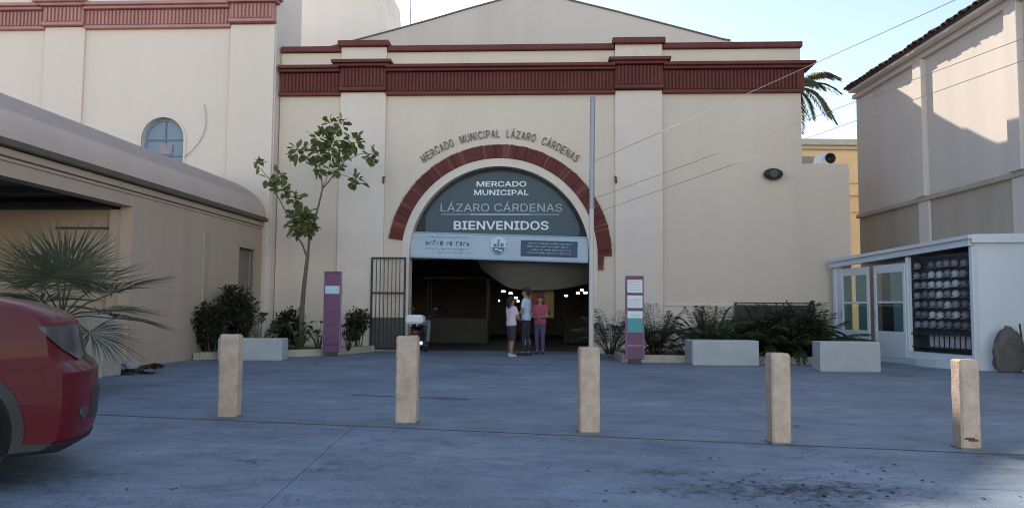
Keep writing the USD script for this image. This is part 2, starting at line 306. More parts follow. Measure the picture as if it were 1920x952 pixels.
# ---------------------------------------------------------------- ground
say(part('ground', bx(-260, 260, -160, 360, -1.2, -0.12), mat('far_ground', (0.22, 0.21, 0.20), 0.9, 0.15, 0.2, 3), kind='structure'))
def slab_sheet(poly, top, material, parent, name='slab'):
    poly = poly.buffer(-0.004, join_style=2)
    m = trimesh.creation.extrude_polygon(poly, 0.10, engine='earcut'); m.apply_translation((0, 0, top - 0.10))
    return part(name, m, material, parent)
edge = lambda x: 7.78 - 0.246 * x                                   # the seam under the bollards
plaza = thing('plaza', None, None, kind='structure'); road = thing('road', None, None, kind='structure')
allp = Polygon([(-40, edge(-40)), (40, edge(40)), (40, 60), (-40, 60)])
xs = [-40, -5.2, 6.9, 40]; ys = [-3, 13.1, 60]
drain_hole = Polygon([(-2.5, 11.10), (-0.45, 10.56), (-0.45, 10.68), (-2.5, 11.16)])
for i in range(len(xs) - 1):
    for j in range(len(ys) - 1):
        g = sbox(xs[i], ys[j], xs[i + 1], ys[j + 1]).intersection(allp).difference(drain_hole)
        for q in getattr(g, 'geoms', [g]):
            if q.area > .01: slab_sheet(q, 0.0, PLAZA, plaza)
allr = Polygon([(-40, edge(-40) - .028), (40, edge(40) - .028), (40, -40), (-40, -40)])
cuts = [Polygon([(-60, -60), (-1.18, -60), (-1.40, 4.75), (-1.47, 7.35), (-1.47, 40), (-60, 40)]), Polygon([(-1.18, -60), (6.1, -60), (6.1, 40), (-1.47, 40), (-1.47, 7.35), (-1.40, 4.75)]), sbox(6.1, -60, 60, 60)]
for c in cuts:
    a = c.intersection(allr)
    for q in (a.intersection(Polygon([(-60, 5.55 + .05 * 60), (60, 5.55 - .05 * 60), (60, 60), (-60, 60)])), a.intersection(Polygon([(-60, 5.55 + .05 * 60), (60, 5.55 - .05 * 60), (60, -60), (-60, -60)]))):
        for g in getattr(q, 'geoms', [q]):
            if g.area > .01: slab_sheet(g, -0.006, ROAD, road)
jf = Polygon([(-40, edge(-40) - .03), (40, edge(40) - .03), (40, edge(40)), (-40, edge(-40))])
m = trimesh.creation.extrude_polygon(jf, .05, engine='earcut'); m.apply_translation((0, 0, -.0525)); part('joint_filler', m, BLACK, road)
for (px_, py_, w_, d_, r_) in ((.75, 12.35, 1.05, .35, .02), (-3.1, 12.0, 1.3, .5, -.05), (3.6, 9.6, 1.5, .8, .2), (-.2, 6.55, .9, .5, -.3)):
    m = bx(-w_ / 2, w_ / 2, -d_ / 2, d_ / 2, -.03, .002, .001); m.apply_transform(trimesh.transformations.rotation_matrix(r_, [0, 0, 1])); m.apply_translation((px_, py_, 0 if py_ > 8.5 else -.006)); part('repair_patch', m, PATCH, plaza if py_ > 8.5 else road)
# the slot drain
dr = thing('slot_drain', 'thin black slot drain cut into the plaza behind the second bollard', 'drain', (-1.475, 10.87, 0), -14.8)
part('channel', [bx(-1.05, 1.05, -.05, .05, -.10, -.085), bx(-1.05, 1.05, -.05, -.042, -.1, -.002), bx(-1.05, 1.05, .035, .043, -.1, -.002)], BLACK, dr)

# ---------------------------------------------------------------- market building
TH = math.degrees(math.atan(0.0655))
mk = thing('market_building', 'cream market hall with brick arch doorway, red cornice and gable', 'building', (-.15, 22.71, 0), -TH)
CZ, R_ = 2.72, 2.57
door = unary_union([sbox(-R_, -1, R_, CZ), Point(0, CZ).buffer(R_, 48).intersection(sbox(-9, CZ - .01, 9, 9))])
body = unary_union([sbox(-6.46, -.1, 8.52, 8.65), sbox(8.4, -.1, 9.81, 5.35).buffer(-.12).buffer(.12)])
part('wall', xz(body.difference(door), 0, .5), CREAM, mk, label='smooth cream wall round the doorway')
for x0, x1 in ((-4.65, -3.31), (3.29, 4.63)):
    part('pilaster', [bx(x0, x1, -.09, .02, 0, 7.44, .012), bx(x0, x1, -.09, .02, 8.26, 8.70, .012)], TRIM, mk)
def cornice(parent, spans, z0, z1, material, proj, step, name='cornice'):
    """spans (x0, x1, raise, extra projection): a red band of crown, fluted frieze and foot moulding"""
    for x0, x1, dz, ex in spans:
        p = proj + ex; h = z1 - z0
        a = part(name, [bx(x0 - (.2 if ex else 0), x1 + (.2 if ex else 0), -p - .34, .02, z1 + dz - .09, z1 + dz, .012), bx(x0 - (.12 if ex else 0), x1 + (.12 if ex else 0), -p - .24, .02, z1 + dz - .17, z1 + dz - .088, .02),
                         bx(x0, x1, -p - .06, .02, z0 + dz + .06, z1 + dz - .17), bx(x0 - .02, x1 + .02, -p - .12, .02, z0 + dz, z0 + dz + .09, .015)], material, parent)
        n = int((x1 - x0 - .1) / step); w = (x1 - x0 - .1) / n
        part('fluting', [bx(x0 + .05 + k * w + w * .2, x0 + .05 + k * w + w * .8, -p - .115, -p - .055, z0 + dz + .11, z1 + dz - .19, .012) for k in range(n)], material, a, kind='stuff')
cornice(mk, [(-6.44, -4.66, 0, 0), (-4.65, -3.31, .12, .11), (-3.30, 3.28, 0, 0), (3.29, 4.63, .12, .11), (4.64, 8.50, 0, 0)], 7.36, 8.20, RED, 0.03, 0.10)
part('cornice_end', [bx(8.5, 8.86, -.37, .6, 8.115, 8.20, .012), bx(8.5, 8.74, -.27, .6, 8.03, 8.112, .02), bx(8.5, 8.6, -.09, .6, 7.42, 8.03)], RED, mk)
for x0, x1, dz, ex in ((-6.44, -4.66, 0, 0), (-4.67, -3.29, .13, .12), (-3.28, 3.26, 0, 0), (3.27, 4.65, .13, .12), (4.66, 8.56, 0, 0)):
    part('coping', [bx(x0 - (.06 if ex else 0), x1 + (.06 if ex else 0), -.14 - ex, .55, 8.66 + dz, 8.82 + dz, .02)], RED, mk)
    if ex: part('coping_block', bx(x0 + .02, x1 - .02, -.088, .5, 8.64, 8.66 + dz - .002), TRIM, mk)
# parapet side and hall mass behind
part('side_wall', [bx(8.22, 8.51, .5, 17, 0, 8.6), bx(-6.4, -6.1, .5, 17, 0, 8.6)], CREAM, mk)
part('flat_roof', [bx(-6.1, 8.22, .5, 17, 8.0, 8.2)], GREYW, mk)
gab = Polygon([(-6.6, 8.2), (-6.6, 10.15), (-5.4, 10.47), (-4.28, 10.76), (-2.7, 11.19), (-1.41, 11.56), (-.21, 11.88), (.3, 12.0), (.8, 12.06), (1.35, 12.0), (1.91, 11.85), (3.55, 11.42), (5.36, 10.91), (7.24, 10.38), (7.9, 10.26), (9.42, 10.16), (9.42, 0), (8.54, 0), (8.54, 8.2)])  # right wing hidden behind the coping, added to extend the shadow on the sunlit building
part('gable', xz(gab, 4.25, 6.2), GREYW, mk)
ring = gab.buffer(.05, join_style=2).difference(gab.buffer(.0)).intersection(sbox(-7, 10.0, 7.5, 13))
part('gable_edge', xz(ring, 4.21, 6.24), mat('dark_flashing', (.10, .085, .075), .7), mk)
part('rear_block', bx(6.0, 8.7, 6.25, 8.4, 8.2, 9.3), GREYW, mk)  # unseen lower block, added to carry that shadow further along the right wall
# plaster rim and brick arch
part('plaster_rim', [arc_band(0, CZ, R_, 2.80, 0, 180, -.035, .02), bx(-2.80, -R_, -.035, .02, 0, CZ), bx(R_, 2.80, -.035, .02, 0, CZ)], TRIM, mk)
arch = part('brick_arch', arc_band(0, CZ, 2.81, 3.18, 0.6, 171.2, -.03, .02), MORTAR, mk, label='dark red brick arch over the doorway')
rng = random.Random(4)
nb = 128
for k in range(nb):
    a0, a1 = math.radians(k * 171.2 / nb + .12), math.radians((k + 1) * 171.2 / nb - .12)
    ro = 3.20 + rng.uniform(-.008, .012); ri = 2.805; d = -.05 - rng.uniform(0, .022)
    q = Polygon([(r * math.cos(a), CZ + r * math.sin(a)) for r, a in ((ri, a0), (ro, a0), (ro, a1), (ri, a1))])
    part('brick', xz(q, d, .0), BRK[rng.choice((0, 1, 1, 1, 2))], arch)
for k in range(6):
    z = CZ - .065 * (k + 1); w = 3.18 if k < 0 else 2.97
    part('brick', bx(2.805, w + rng.uniform(-.01, .01), -.05 - rng.uniform(0, .02), 0, z + .004, z + .06), BRK[rng.choice((0, 1, 1, 2))], arch)
# drain spouts on the wall
for x in (-3.33, 3.30):
    part('rain_spout', [tube([(x, .02, 4.98), (x, -.13, 4.96)], .03), tube([(x, -.13, 4.96), (x + .01, -.16, 4.78)], .03)], DARKBRD, mk)
part('wall_plinth', [bx(4.64, 6.55, -.05, .02, 0, 1.33, .01), bx(4.64, 6.55, -.08, .02, 1.33, 1.40, .01)], CREAM2, mk)
# hall interior
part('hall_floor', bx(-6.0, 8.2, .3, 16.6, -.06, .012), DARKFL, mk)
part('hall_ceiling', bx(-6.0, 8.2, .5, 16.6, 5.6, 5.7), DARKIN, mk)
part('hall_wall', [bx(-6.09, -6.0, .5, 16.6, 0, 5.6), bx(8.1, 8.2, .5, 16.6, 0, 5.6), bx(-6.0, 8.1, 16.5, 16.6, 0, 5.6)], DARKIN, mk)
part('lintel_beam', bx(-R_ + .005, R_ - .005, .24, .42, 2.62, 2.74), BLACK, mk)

def mkw(u, w, z=0.0):
    """a place given along the market wall, outward (w<0) and up, as a world point"""
    t = math.radians(TH); return V(-.15 + u * math.cos(t) + w * math.sin(t), 22.71 - u * math.sin(t) + w * math.cos(t), z)

# letters fixed to the wall around the arch
al = thing('wall_lettering', 'dark metal letters curved around the brick arch on cream wall', 'lettering', mkw(0, 0), -TH)
txt = 'MERCADO  MUNICIPAL  LÁZARO  CÁRDENAS'
adv = {' ': .55, 'I': .5, 'M': 1.15, 'L': .85}
ws = [adv.get(c, 1.0) for c in txt]; tot = sum(ws); span = 75.0; a = 90 + span / 2; RL = 3.72
for c, w in zip(txt, ws):
    am = a - span * w / tot / 2; a -= span * w / tot
    if c == ' ': continue
    m = upright(c, .225, .03, width=.112 * w if c != 'I' else .03); m.apply_translation((0, -.01, -.117))
    m.apply_transform(trimesh.transformations.rotation_matrix(-math.radians(am - 90), [0, 1, 0]))
    m.apply_translation((RL * math.cos(math.radians(am)), 0, 2.52 + RL * math.sin(math.radians(am))))
    part('letter', m, LETTER, al)

# the sign in the arch
sg = thing('arch_sign', 'slate blue half-round welcome sign filling the top of the arch', 'sign', mkw(0, 0), -TH)
part('backing_board', xz(Point(0, CZ).buffer(2.56, 48).intersection(sbox(-3, 3.30, 3, 6)), .30, .34), mat('dark_backing', (.03, .04, .04), .7, .3, 6), sg)
part('sign_panel', xz(Point(0, CZ).buffer(2.46, 48).intersection(sbox(-2.16, 3.32, 2.30, 6)), .26, .298), SIGN, sg)
for t, h, x, z, w, mt, b in (('MERCADO', .145, .04, 4.75, 1.44, SIGNW, True), ('MUNICIPAL', .145, .04, 4.50, 1.58, SIGNW, True), ('LÁZARO CÁRDENAS', .225, .04, 4.02, 3.52, SIGNG, False), ('BIENVENIDOS', .235, .04, 3.50, 2.74, SIGNW, True)):
    part('lettering', moved(upright(t, h, .012, b, w), x, .26, z), mt, sg)
part('rule', bx(-1.7, 1.72, .25, .262, 3.925, 3.945), SIGNG, sg)
part('rule', bx(-.85, .85, .246, .2495, 3.924, 3.946), SIGNW, sg)

# the banner below
bn = thing('banner', 'pale printed banner with round emblem hung across the doorway', 'banner', mkw(0, 0), -TH)
tilt = lambda m: m.apply_transform(trimesh.transformations.rotation_matrix(math.radians(1.55), [0, 1, 0], [0, 0, 2.98])) or m
part('banner_sheet', tilt(bx(-2.555, 2.55, .10, .115, 2.65, 3.31)), BANNER, bn)
part('banner_rail', [tilt(bx(-2.555, 2.55, .085, .13, 2.60, 2.648, .008)), tilt(bx(-2.555, 2.55, .085, .13, 3.312, 3.35, .008))], mat('banner_edge', (.28, .40, .50), .5), bn)
rr = random.Random(8); pr = []
pr += words(rr, -2.12, -.85, 3.20, .035, .0985); pr += words(rr, -2.12, -.80, 2.86, .04, .0985); pr += words(rr, -1.75, -.80, 2.76, .04, .0985)
part('small_print', [tilt(m) for m in pr], mat('grey_print', (.16, .20, .25), .6), bn, kind='stuff')
pr = words(rr, -2.12, -.80, 2.98, .12, .0985)
part('bold_print', [tilt(m) for m in pr], mat('blue_print', (.09, .14, .20), .6), bn, kind='stuff')
em = part('emblem', tilt(moved(cyl(.285, .004, 40, axis='y'), -.02, .0975, 2.99)), mat('emblem_white', (.62, .68, .74), .5), bn)
hull = Polygon([(-.20, .0), (.20, .0), (.15, -.13), (.05, -.20), (-.06, -.20), (-.15, -.13)])
part('emblem_mark', [tilt(moved(xz(hull, -.004, 0), -.02, .094, 2.97)), tilt(bx(-.045, .005, .09, .094, 2.98, 3.2)), tilt(moved(arc_band(0, 0, .235, .262, 150, 390, -.004, 0), -.02, .094, 2.99)),
                     tilt(bx(-.16, -.07, .09, .094, 2.99, 3.07)), tilt(bx(.04, .13, .09, .094, 2.99, 3.09))], mat('emblem_blue', (.10, .17, .27), .5), em)
part('emblem_mark', [tilt(bx(-.12, -.02, .086, .0895, 2.90, 2.93)), tilt(bx(.01, .09, .086, .0895, 2.86, 2.90))], SIGNW, em)
nv = part('navy_panel', tilt(bx(.62, 2.24, .094, .0995, 2.74, 3.20)), NAVY, bn)
pr = []
for z in (3.10, 3.01, 2.92, 2.83): pr += words(rr, .74 + rr.uniform(0, .2), 2.12 - rr.uniform(0, .2), z, .035, .0935)
part('small_print', [tilt(m) for m in pr], mat('light_print', (.45, .52, .58), .6), nv, kind='stuff')

# folding gate leaf at the left jamb
gt = thing('iron_gate', 'black iron barred gate leaf folded open left of the doorway', 'gate', mkw(-3.63, -.14), -TH)
part('frame', [bx(0, .05, -.02, .02, .05, 2.66), bx(.95, 1.0, -.02, .02, .05, 2.66), bx(.05, .95, -.02, .02, 2.61, 2.66), bx(.05, .95, -.02, .02, 1.62, 1.67), bx(.05, .95, -.02, .02, .05, .12)], BLACK, gt)
for k in range(7): part('bar', bx(.145 + k * .112, .163 + k * .112, -.009, .009, .12, 2.61), BLACK, gt)
part('kick_plate', bx(.05, .95, .012, .018, .12, .95), mat('grey_mesh_plate', (.07, .068, .066), .6), gt)

# things inside the hall
tp = None
nx, ny = 18, 8; vv, ff = [], []
for i in range(nx):
    for j in range(ny):
        s, t = i / (nx - 1), j / (ny - 1)
        x = -.75 + s * 3.5; z = 2.72 - t * .55 - .30 * math.sin(math.pi * min(1, s * .95 + .02)) ** .8 * (1 if t > 0 else 0) * (0.4 + .6 * t) - .05 * t
        if s < .25: z += (.25 - s) * 1.6 * t
        vv.append((x, 1.2 + t * 1.4 + .05 * math.sin(9 * s + 3 * t), z))
for i in range(nx - 1):
    for j in range(ny - 1):
        q = i * ny + j; ff.append((q, q + 1, q + ny + 1, q + ny))
v_ = np.array(vv); tpm = trimesh.Trimesh(np.vstack([v_, v_ + [0, .0, .012]]), np.vstack([np.array([[a, b, c] for a, b, c, d in ff] + [[a, c, d] for a, b, c, d in ff]), np.array([[a, c, b] for a, b, c, d in ff] + [[a, d, c] for a, b, c, d in ff]) + len(v_)]), process=False)
o = thing('cloth_awning', 'sagging grey cloth awning hung inside the doorway behind the banner', 'awning', mkw(0, 0), -TH)
part('cloth', tpm, CLOTHG, o, smooth=True); part('cord', [tube([(-.75, 1.2, 2.72), (-1.2, 1.0, 2.9), (-1.6, .6, 3.2)], .008), tube([(2.75, 1.2, 2.72), (2.95, .9, 3.0)], .008)], WIRE, o)
def stall(u, w, label, wid, cloth, board):
    o = thing('market_stall', label, 'stall', mkw(u, w), -TH)
    part('counter', bx(-wid / 2, wid / 2, 0, .8, 0, .9, .02), DARKBRD, o)
    for x in (-wid / 2 + .03, wid / 2 - .03):
        for y in (.03, .77): part('post', bx(x - .025, x + .025, y - .025, y + .025, .9, 2.3), BLACK, o)
    part('canopy', bx(-wid / 2 - .1, wid / 2 + .1, -.2, 1.0, 2.3, 2.36), cloth, o)
    if board: part('backboard', bx(-wid / 2 + .06, wid / 2 - .06, .74, .79, .9, 2.2), board, o)
    return o
stall(-1.9, 6.0, 'dark market stall deep inside the hall, left of the lamps', 2.2, DARKBRD, None)
stall(2.9, 7.0, 'dark market stall deep inside the hall at the right', 2.0, DARKBRD, None)
ps = thing('hanging_poster', 'ochre and red poster hanging in the hall behind the people', 'poster', mkw(1.15, 3.2), -TH)
part('sheet', bx(-.42, .42, 0, .02, .95, 2.02), OCHRE, ps); part('printed_area', [bx(-.30, .12, -.006, -.001, 1.35, 1.82), bx(-.3, .3, -.006, -.001, 1.05, 1.2)], REDPR, ps)
part('cord', [tube([(-.38, .01, 2.0), (-.38, .01, 5.6)], .004, 5), tube([(.38, .01, 2.0), (.38, .01, 5.6)], .004, 5)], BLACK, ps)
LAMP = emit('lamp_light', (1.0, .97, .92), 3.0)
first = None
for k, (u, z, ln) in enumerate(((-.42, 1.93, .15), (-.14, 1.86, .14), (.06, 1.70, .12), (.14, 1.56, .09), (-.62, 1.58, .06), (2.02, 1.80, .15), (2.50, 1.90, .12), (2.66, 2.03, .11), (2.80, 1.93, .15))):
    o = thing('hall_lamp', ['first', 'second', 'third', 'fourth', 'lowest and faintest', 'single', 'lower left', 'topmost', 'outermost'][k] + (' bright lamp of the left cluster inside the hall' if k < 5 else ' bright lamp of the right group inside the hall'), 'lamp', mkw(u, 8.5 + .12 * k, z), -TH, 'lamps glowing in the dark hall')
    part('tube', bx(-ln / 2, ln / 2, -.025, .025, -.05, .03, .01), LAMP, o); part('housing', bx(-ln / 2 - .02, ln / 2 + .02, -.035, .035, .032, .06), DARKBRD, o)
    part('cord', tube([(0, 0, .06), (0, 0, 5.6 - z)], .004, 5), BLACK, o)

# fittings on the wall at right
o = thing('wall_lamp', 'black oval bulkhead lamp fixed high on the cream wall', 'lamp', mkw(7.68, 0, 5.03), -TH)
e = trimesh.creation.icosphere(3, 1.0); e.apply_scale((.27, .17, .165)); e.apply_translation((0, -.14, 0)); part('housing', e, BLACK, o, smooth=True)
part('bracket', cyl(.09, .06, 20, (0, -.01, 0), 'y'), BLACK, o); part('lens', moved(cyl(.11, .02, 20, axis='y'), -.02, -.30, -.01), mat('smoked_lens', (.05, .05, .055), .15), o)
o = thing('horn_loudspeaker', 'black horn loudspeaker on a white bracket on top of low wall', 'loudspeaker', mkw(9.18, .2, 5.35), -TH)
part('bracket', [bx(-.32, -.02, -.06, .06, -.0, .05, .01), trimesh.convex.convex_hull(V(*[(x, y, z) for x, z in ((-.30, .05), (-.02, .05), (.10, .34), (-.02, .36), (-.28, .2)) for y in (-.05, .05)]).reshape(-1, 3))], WHITEP, o)
prof = np.array([(.0, 0), (.05, 0), (.055, .10), (.08, .16), (.13, .21), (.15, .22), (.13, .20), (.07, .12), (0, .1)])
hm = trimesh.creation.revolve(prof, sections=28); hm.apply_transform(trimesh.transformations.rotation_matrix(math.pi / 2, [1, 0, 0])); part('horn', moved(hm, .14, .06, .16), BLACK, o, smooth=40)

# ---------------------------------------------------------------- tall building at left
lb = thing('corner_building', 'tall pale building with glare-paled red cornice and arched window, far left', 'building', mkw(0, -.35), -TH)
win = unary_union([sbox(-10.40, 4.6, -9.14, 6.05), Point(-9.77, 6.05).buffer(.63, 24)])
part('wall', xz(sbox(-24, -.1, -6.49, 12.6).difference(win), 0, .5), CREAM2, lb)  # top above view raised so its shadow covers the near ground
part('side_wall', [bx(-6.95, -6.5, .5, 2.2, 0, 12.5), bx(-24, -6.95, 1.8, 2.2, 0, 12.5), bx(-24, -6.95, .5, 1.8, 12.0, 12.2)], CREAM2, lb)
SP = ((-24, -13.43, 0, 0), (-13.42, -12.2, .08, .1), (-12.19, -7.85, 0, 0), (-7.84, -6.52, .12, .1))
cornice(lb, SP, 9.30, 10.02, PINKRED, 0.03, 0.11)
for x0, x1 in ((-13.42, -12.2), (-7.84, -6.52)): part('pilaster', bx(x0, x1, -.08, .02, 0, 9.37, .012), CREAM2, lb)
part('ledge', bx(-12.19, -6.45, -.30, .02, 10.04, 10.14, .02), WHITEP, lb)
w_ = part('window', xz(win.buffer(-.0).difference(win.buffer(-.07)), .16, .24), BLUEW, lb)
part('frame', [bx(-9.79, -9.75, .165, .235, 4.67, 6.62), bx(-10.33, -9.21, .167, .233, 6.02, 6.07), bx(-10.33, -9.21, .167, .233, 5.55, 5.585)], mat('shutter_frame', (.12, .16, .22), .5), w_)
part('pane', xz(win.buffer(-.065), .19, .21), BLUEW, w_)
part('notice', bx(-9.95, -9.55, .15, .164, 5.62, 5.95), mat('faded_notice', (.34, .27, .31), .7, .25, 6), w_)
part('window_surround', xz(win.buffer(.07).difference(win).intersection(sbox(-12, 4.6, -8, 7)), -.03, .02), TRIM, lb)
o = thing('loose_cable', 'thin loose cable hanging in a curve beside the arched window', 'cable', mkw(0, -.38), -TH)
t = np.linspace(0, 1, 16); part('cable', tube(np.c_[-8.55 + .10 * np.sin(t * 3.1) - .55 * t ** 3, -.01 + 0 * t, 7.05 - 1.55 * t], .012, 6), mat('grey_cable', (.4, .37, .35), .7), o)
# block behind
tw = thing('rear_tower', 'pale grey upper storey block rising behind the left parapet', 'building', (-7.0, 31, 0), -TH)
part('wall', xz(Polygon([(-6, 0), (2.5, 0), (2.42, 11.9), (2.1, 13.5), (2.0, 14.5), (0.15, 15.3), (-1.6, 16.2), (-6, 16.9)]), 0, 4), mat('pale_grey_render', (.62, .56, .52), .85, .06, .7, 40, .2, grime=.2, streak=True), tw)  # top above view is sloped to shape the sun patch on the road
part('sun_blocker', bx(2.03, 3.3, 0, .25, 13.7, 14.2), GREYW, tw)  # thin slab added above view to stop a stray strip of sun
o = thing('antenna_mast', 'thin grey antenna mast behind the gable against the sky', 'antenna', (-4.4, 36, 0)); part('pole', tube([(0, 0, 8), (0, 0, 17)], .025, 6), STEEL, o)
part('crossbar', tube([(-.5, 0, 16.4), (.5, 0, 16.4)], .015, 5), STEEL, o)

# ---------------------------------------------------------------- barrel-roofed building at left
# local frame: y runs from the near end to the far end along the eave, x towards the plaza
ang = math.degrees(math.atan(.0857))
bb = thing('barrel_roof_building', 'low beige building with grey barrel roof along the left side', 'building', (-7.6 - .0857 * 5.2, 7.0, 0), -ang)
fl = lambda y: (y - 7.0) / math.cos(math.radians(ang))               # world depth -> local y on the eave line
EZ, YE, YB = 3.70, fl(22.25), fl(15.7)
u = np.linspace(0, math.pi * .62, 18)
prof = [(-2.9 + 3.0 * math.cos(a), EZ + 1.36 * math.sin(a)) for a in u]
inn = [(-2.9 + 2.9 * math.cos(a), EZ - .02 + 1.26 * math.sin(a)) for a in u[::-1]]
def yext(poly, y0, y1):
    m = trimesh.creation.extrude_polygon(poly, y1 - y0, engine='earcut'); v = m.vertices
    m = trimesh.Trimesh(np.c_[v[:, 0], y0 + v[:, 2], v[:, 1]], m.faces, process=False); m.fix_normals(); return m
part('barrel_roof', yext(Polygon(prof + inn), -6, YE), ROOFG, bb, smooth=35)
part('roof_rear', bx(-10, -3.6, -6, YE, 4.9, 5.0), ROOFG, bb)
part('gutter', bx(-.06, .16, -6, YE + .02, EZ - .13, EZ - .02, .02), mat('gutter_brown', (.10, .085, .06), .7, .2, 3), bb)
part('fascia', [bx(-.10, .06, -6, YE, EZ - .26, EZ - .14, .01), bx(-.12, .02, -6, YE, EZ - .33, EZ - .27, .01)], BEIGE, bb)
part('lintel_beam', bx(-.30, -.005, -6, YB, EZ - .56, EZ - .335), BEIGE, bb)
dw = (YE - 1.55, YE - .55)
part('wall', [bx(-.25, 0, YB, dw[0], 0, EZ - .335), bx(-.25, 0, dw[1], YE, 0, EZ - .335), bx(-.25, 0, dw[0], dw[1], 2.75, EZ - .335)], BEIGE, bb)
part('wall_strip', [bx(0, .05, YB + 3.0, YB + 3.25, 0, 3.0, .01)], BEIGE2, bb)
d_ = part('side_door', bx(-.18, -.12, dw[0], dw[1], 0, 2.75), mat('brown_grey_door', (.20, .17, .14), .7, .15, 3), bb)
part('frame', [bx(-.1, .03, dw[0] - .06, dw[0], 0, 2.81), bx(-.1, .03, dw[1], dw[1] + .06, 0, 2.81), bx(-.1, .03, dw[0], dw[1], 2.75, 2.81)], BEIGE2, d_)
part('porch_wall', [bx(-9, -.26, YB, YB + .2, 0, 3.08), bx(-.40, -.252, YB - .12, YB, 0, 3.07)], BEIGE, bb)
part('porch_rail', [bx(-9, -.41, YB - .06, YB - .005, 3.08, 3.14, .01), bx(-1.55, -.41, YB - .05, YB - .005, 2.70, 2.735)], DARKBRD, bb)
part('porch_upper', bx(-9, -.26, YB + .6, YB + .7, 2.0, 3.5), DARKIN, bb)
part('porch_ceiling', bx(-9, -.31, -6, YB + 1.2, 3.32, 3.36), DARKBRD, bb)
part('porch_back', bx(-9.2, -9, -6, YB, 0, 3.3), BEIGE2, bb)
for k in range(4): part('ceiling_beam', bx(-9, -.31, YB - 1.4 - 1.6 * k, YB - 1.3 - 1.6 * k, 3.2, 3.32), DARKBRD, bb)
for yy in (0.2, -5.8): part('porch_column', bx(-.28, -.02, yy - .15, yy + .15, 0, EZ - .56), BEIGE, bb)
part('porch_kerb', bx(-.1, .3, YB - 1.9, YB - .1, 0, .14, .02), BENCH, bb)

# ---------------------------------------------------------------- building at right
rb = thing('sunlit_building', 'tall ivory building on the right, half in sun, with tiled eave', 'building', (11, 0, 0), 0)
Y0, Y1 = 2.0, 24.56
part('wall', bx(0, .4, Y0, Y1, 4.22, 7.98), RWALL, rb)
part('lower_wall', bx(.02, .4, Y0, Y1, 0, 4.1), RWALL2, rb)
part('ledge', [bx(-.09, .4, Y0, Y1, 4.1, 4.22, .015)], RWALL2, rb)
part('end_wall', bx(.4, 9, Y1 - .4, Y1, 0, 7.97), RWALL, rb)
for yy in (20.65, 16.75, 12.8, 8.9): part('pilaster', [bx(-.14, .02, yy - .22, yy + .22, 4.22, 7.83, .012), bx(-.05, .02, yy - .26, yy + .26, 2.6, 4.1, .012)], RWALL, rb)
part('soffit', [bx(-.36, .4, Y0, 24.3, 7.98, 8.05), bx(-.14, 0, Y0, Y1, 7.84, 7.98, .02)], RWALL, rb)
rf = part('roof', [trimesh.convex.convex_hull(V(*[(x, y, z) for y in (Y0, 24.35) for x, z in ((-.40, 8.06), (-.40, 8.13), (5, 10.6), (9.5, 8.13), (9.5, 8.06))]).reshape(-1, 3))], TILE, rb)
rng = random.Random(9)
for k in range(84):
    y = Y0 + .3 + k * .265
    a = np.linspace(0, math.pi, 7); ring_ = [(0.128 * math.cos(t), .075 * math.sin(t)) for t in a]; ri_ = [(0.108 * math.cos(t), .058 * math.sin(t)) for t in a[::-1]]
    m = trimesh.creation.extrude_polygon(Polygon(ring_ + ri_), 1.1, engine='earcut'); v = m.vertices
    s = math.atan2(2.65, 5.66); L_ = v[:, 2]
    m = trimesh.Trimesh(np.c_[-.47 + rng.uniform(-.03, .03) + L_ * math.cos(s) - v[:, 1] * math.sin(s), y + v[:, 0], 8.09 + L_ * math.sin(s) + v[:, 1] * math.cos(s)], m.faces, process=False); m.fix_normals()
    part('roof_tile', m, TILE, rf)

# yellow house far behind
yh = thing('yellow_house', 'yellow ochre house seen in the gap beyond the low wall', 'building', (12.0, 34, 0), 0)
part('wall', bx(0, 6, 0, 6, 0, 8.35), YELLOW, yh); part('cornice', [bx(-.15, 6.1, -.35, 0, 8.36, 8.62, .03), bx(-.1, 6.1, -.2, 0, 8.20, 8.355, .03)], mat('stone_cornice', (.50, .44, .33), .85, .1, 3), yh)
part('string_course', [bx(0, 6, -.12, 0, 6.75, 6.88, .02), bx(0, 6, -.2, 0, 6.2, 6.35, .02), bx(0, 6, -.1, 0, 5.5, 5.58, .02)], YELLOW, yh)
part('window', [bx(.45, 1.5, -.05, .0, 7.0, 7.9, .01)], mat('dim_window', (.25, .22, .17), .4), yh)

# coconut palm behind the parapet
cp = thing('coconut_palm', 'coconut palm rising behind the right end of the parapet', 'palm', (14.3, 40, 0))
t = np.linspace(0, 1, 12); part('trunk', tube(np.c_[.5 * t ** 2, 0 * t, 12.6 * t], np.linspace(.22, .13, 12), 10), BARK, cp, smooth=True)
rg = np.random.default_rng(3)
for k in range(22):
    part('frond', frond(rg, (.5, 0, 12.6), k * 2.4 + .2, rg.uniform(2.2, 2.9), rg.uniform(-.1, .9), rg.uniform(.5, .95), 34, .62, .035, 1.6), L_PALM, cp)

# ---------------------------------------------------------------- kiosk
N_, F_ = V(9.82, 16.64), V(9.02, 21.75)
dirk = (N_ - F_) / np.linalg.norm(N_ - F_); LK = float(np.linalg.norm(N_ - F_)); rk = math.degrees(math.atan2(dirk[1], dirk[0]))
ks = thing('white_kiosk', 'white metal kiosk with glazed doors and open dark display', 'kiosk', (F_[0], F_[1], 0), rk)
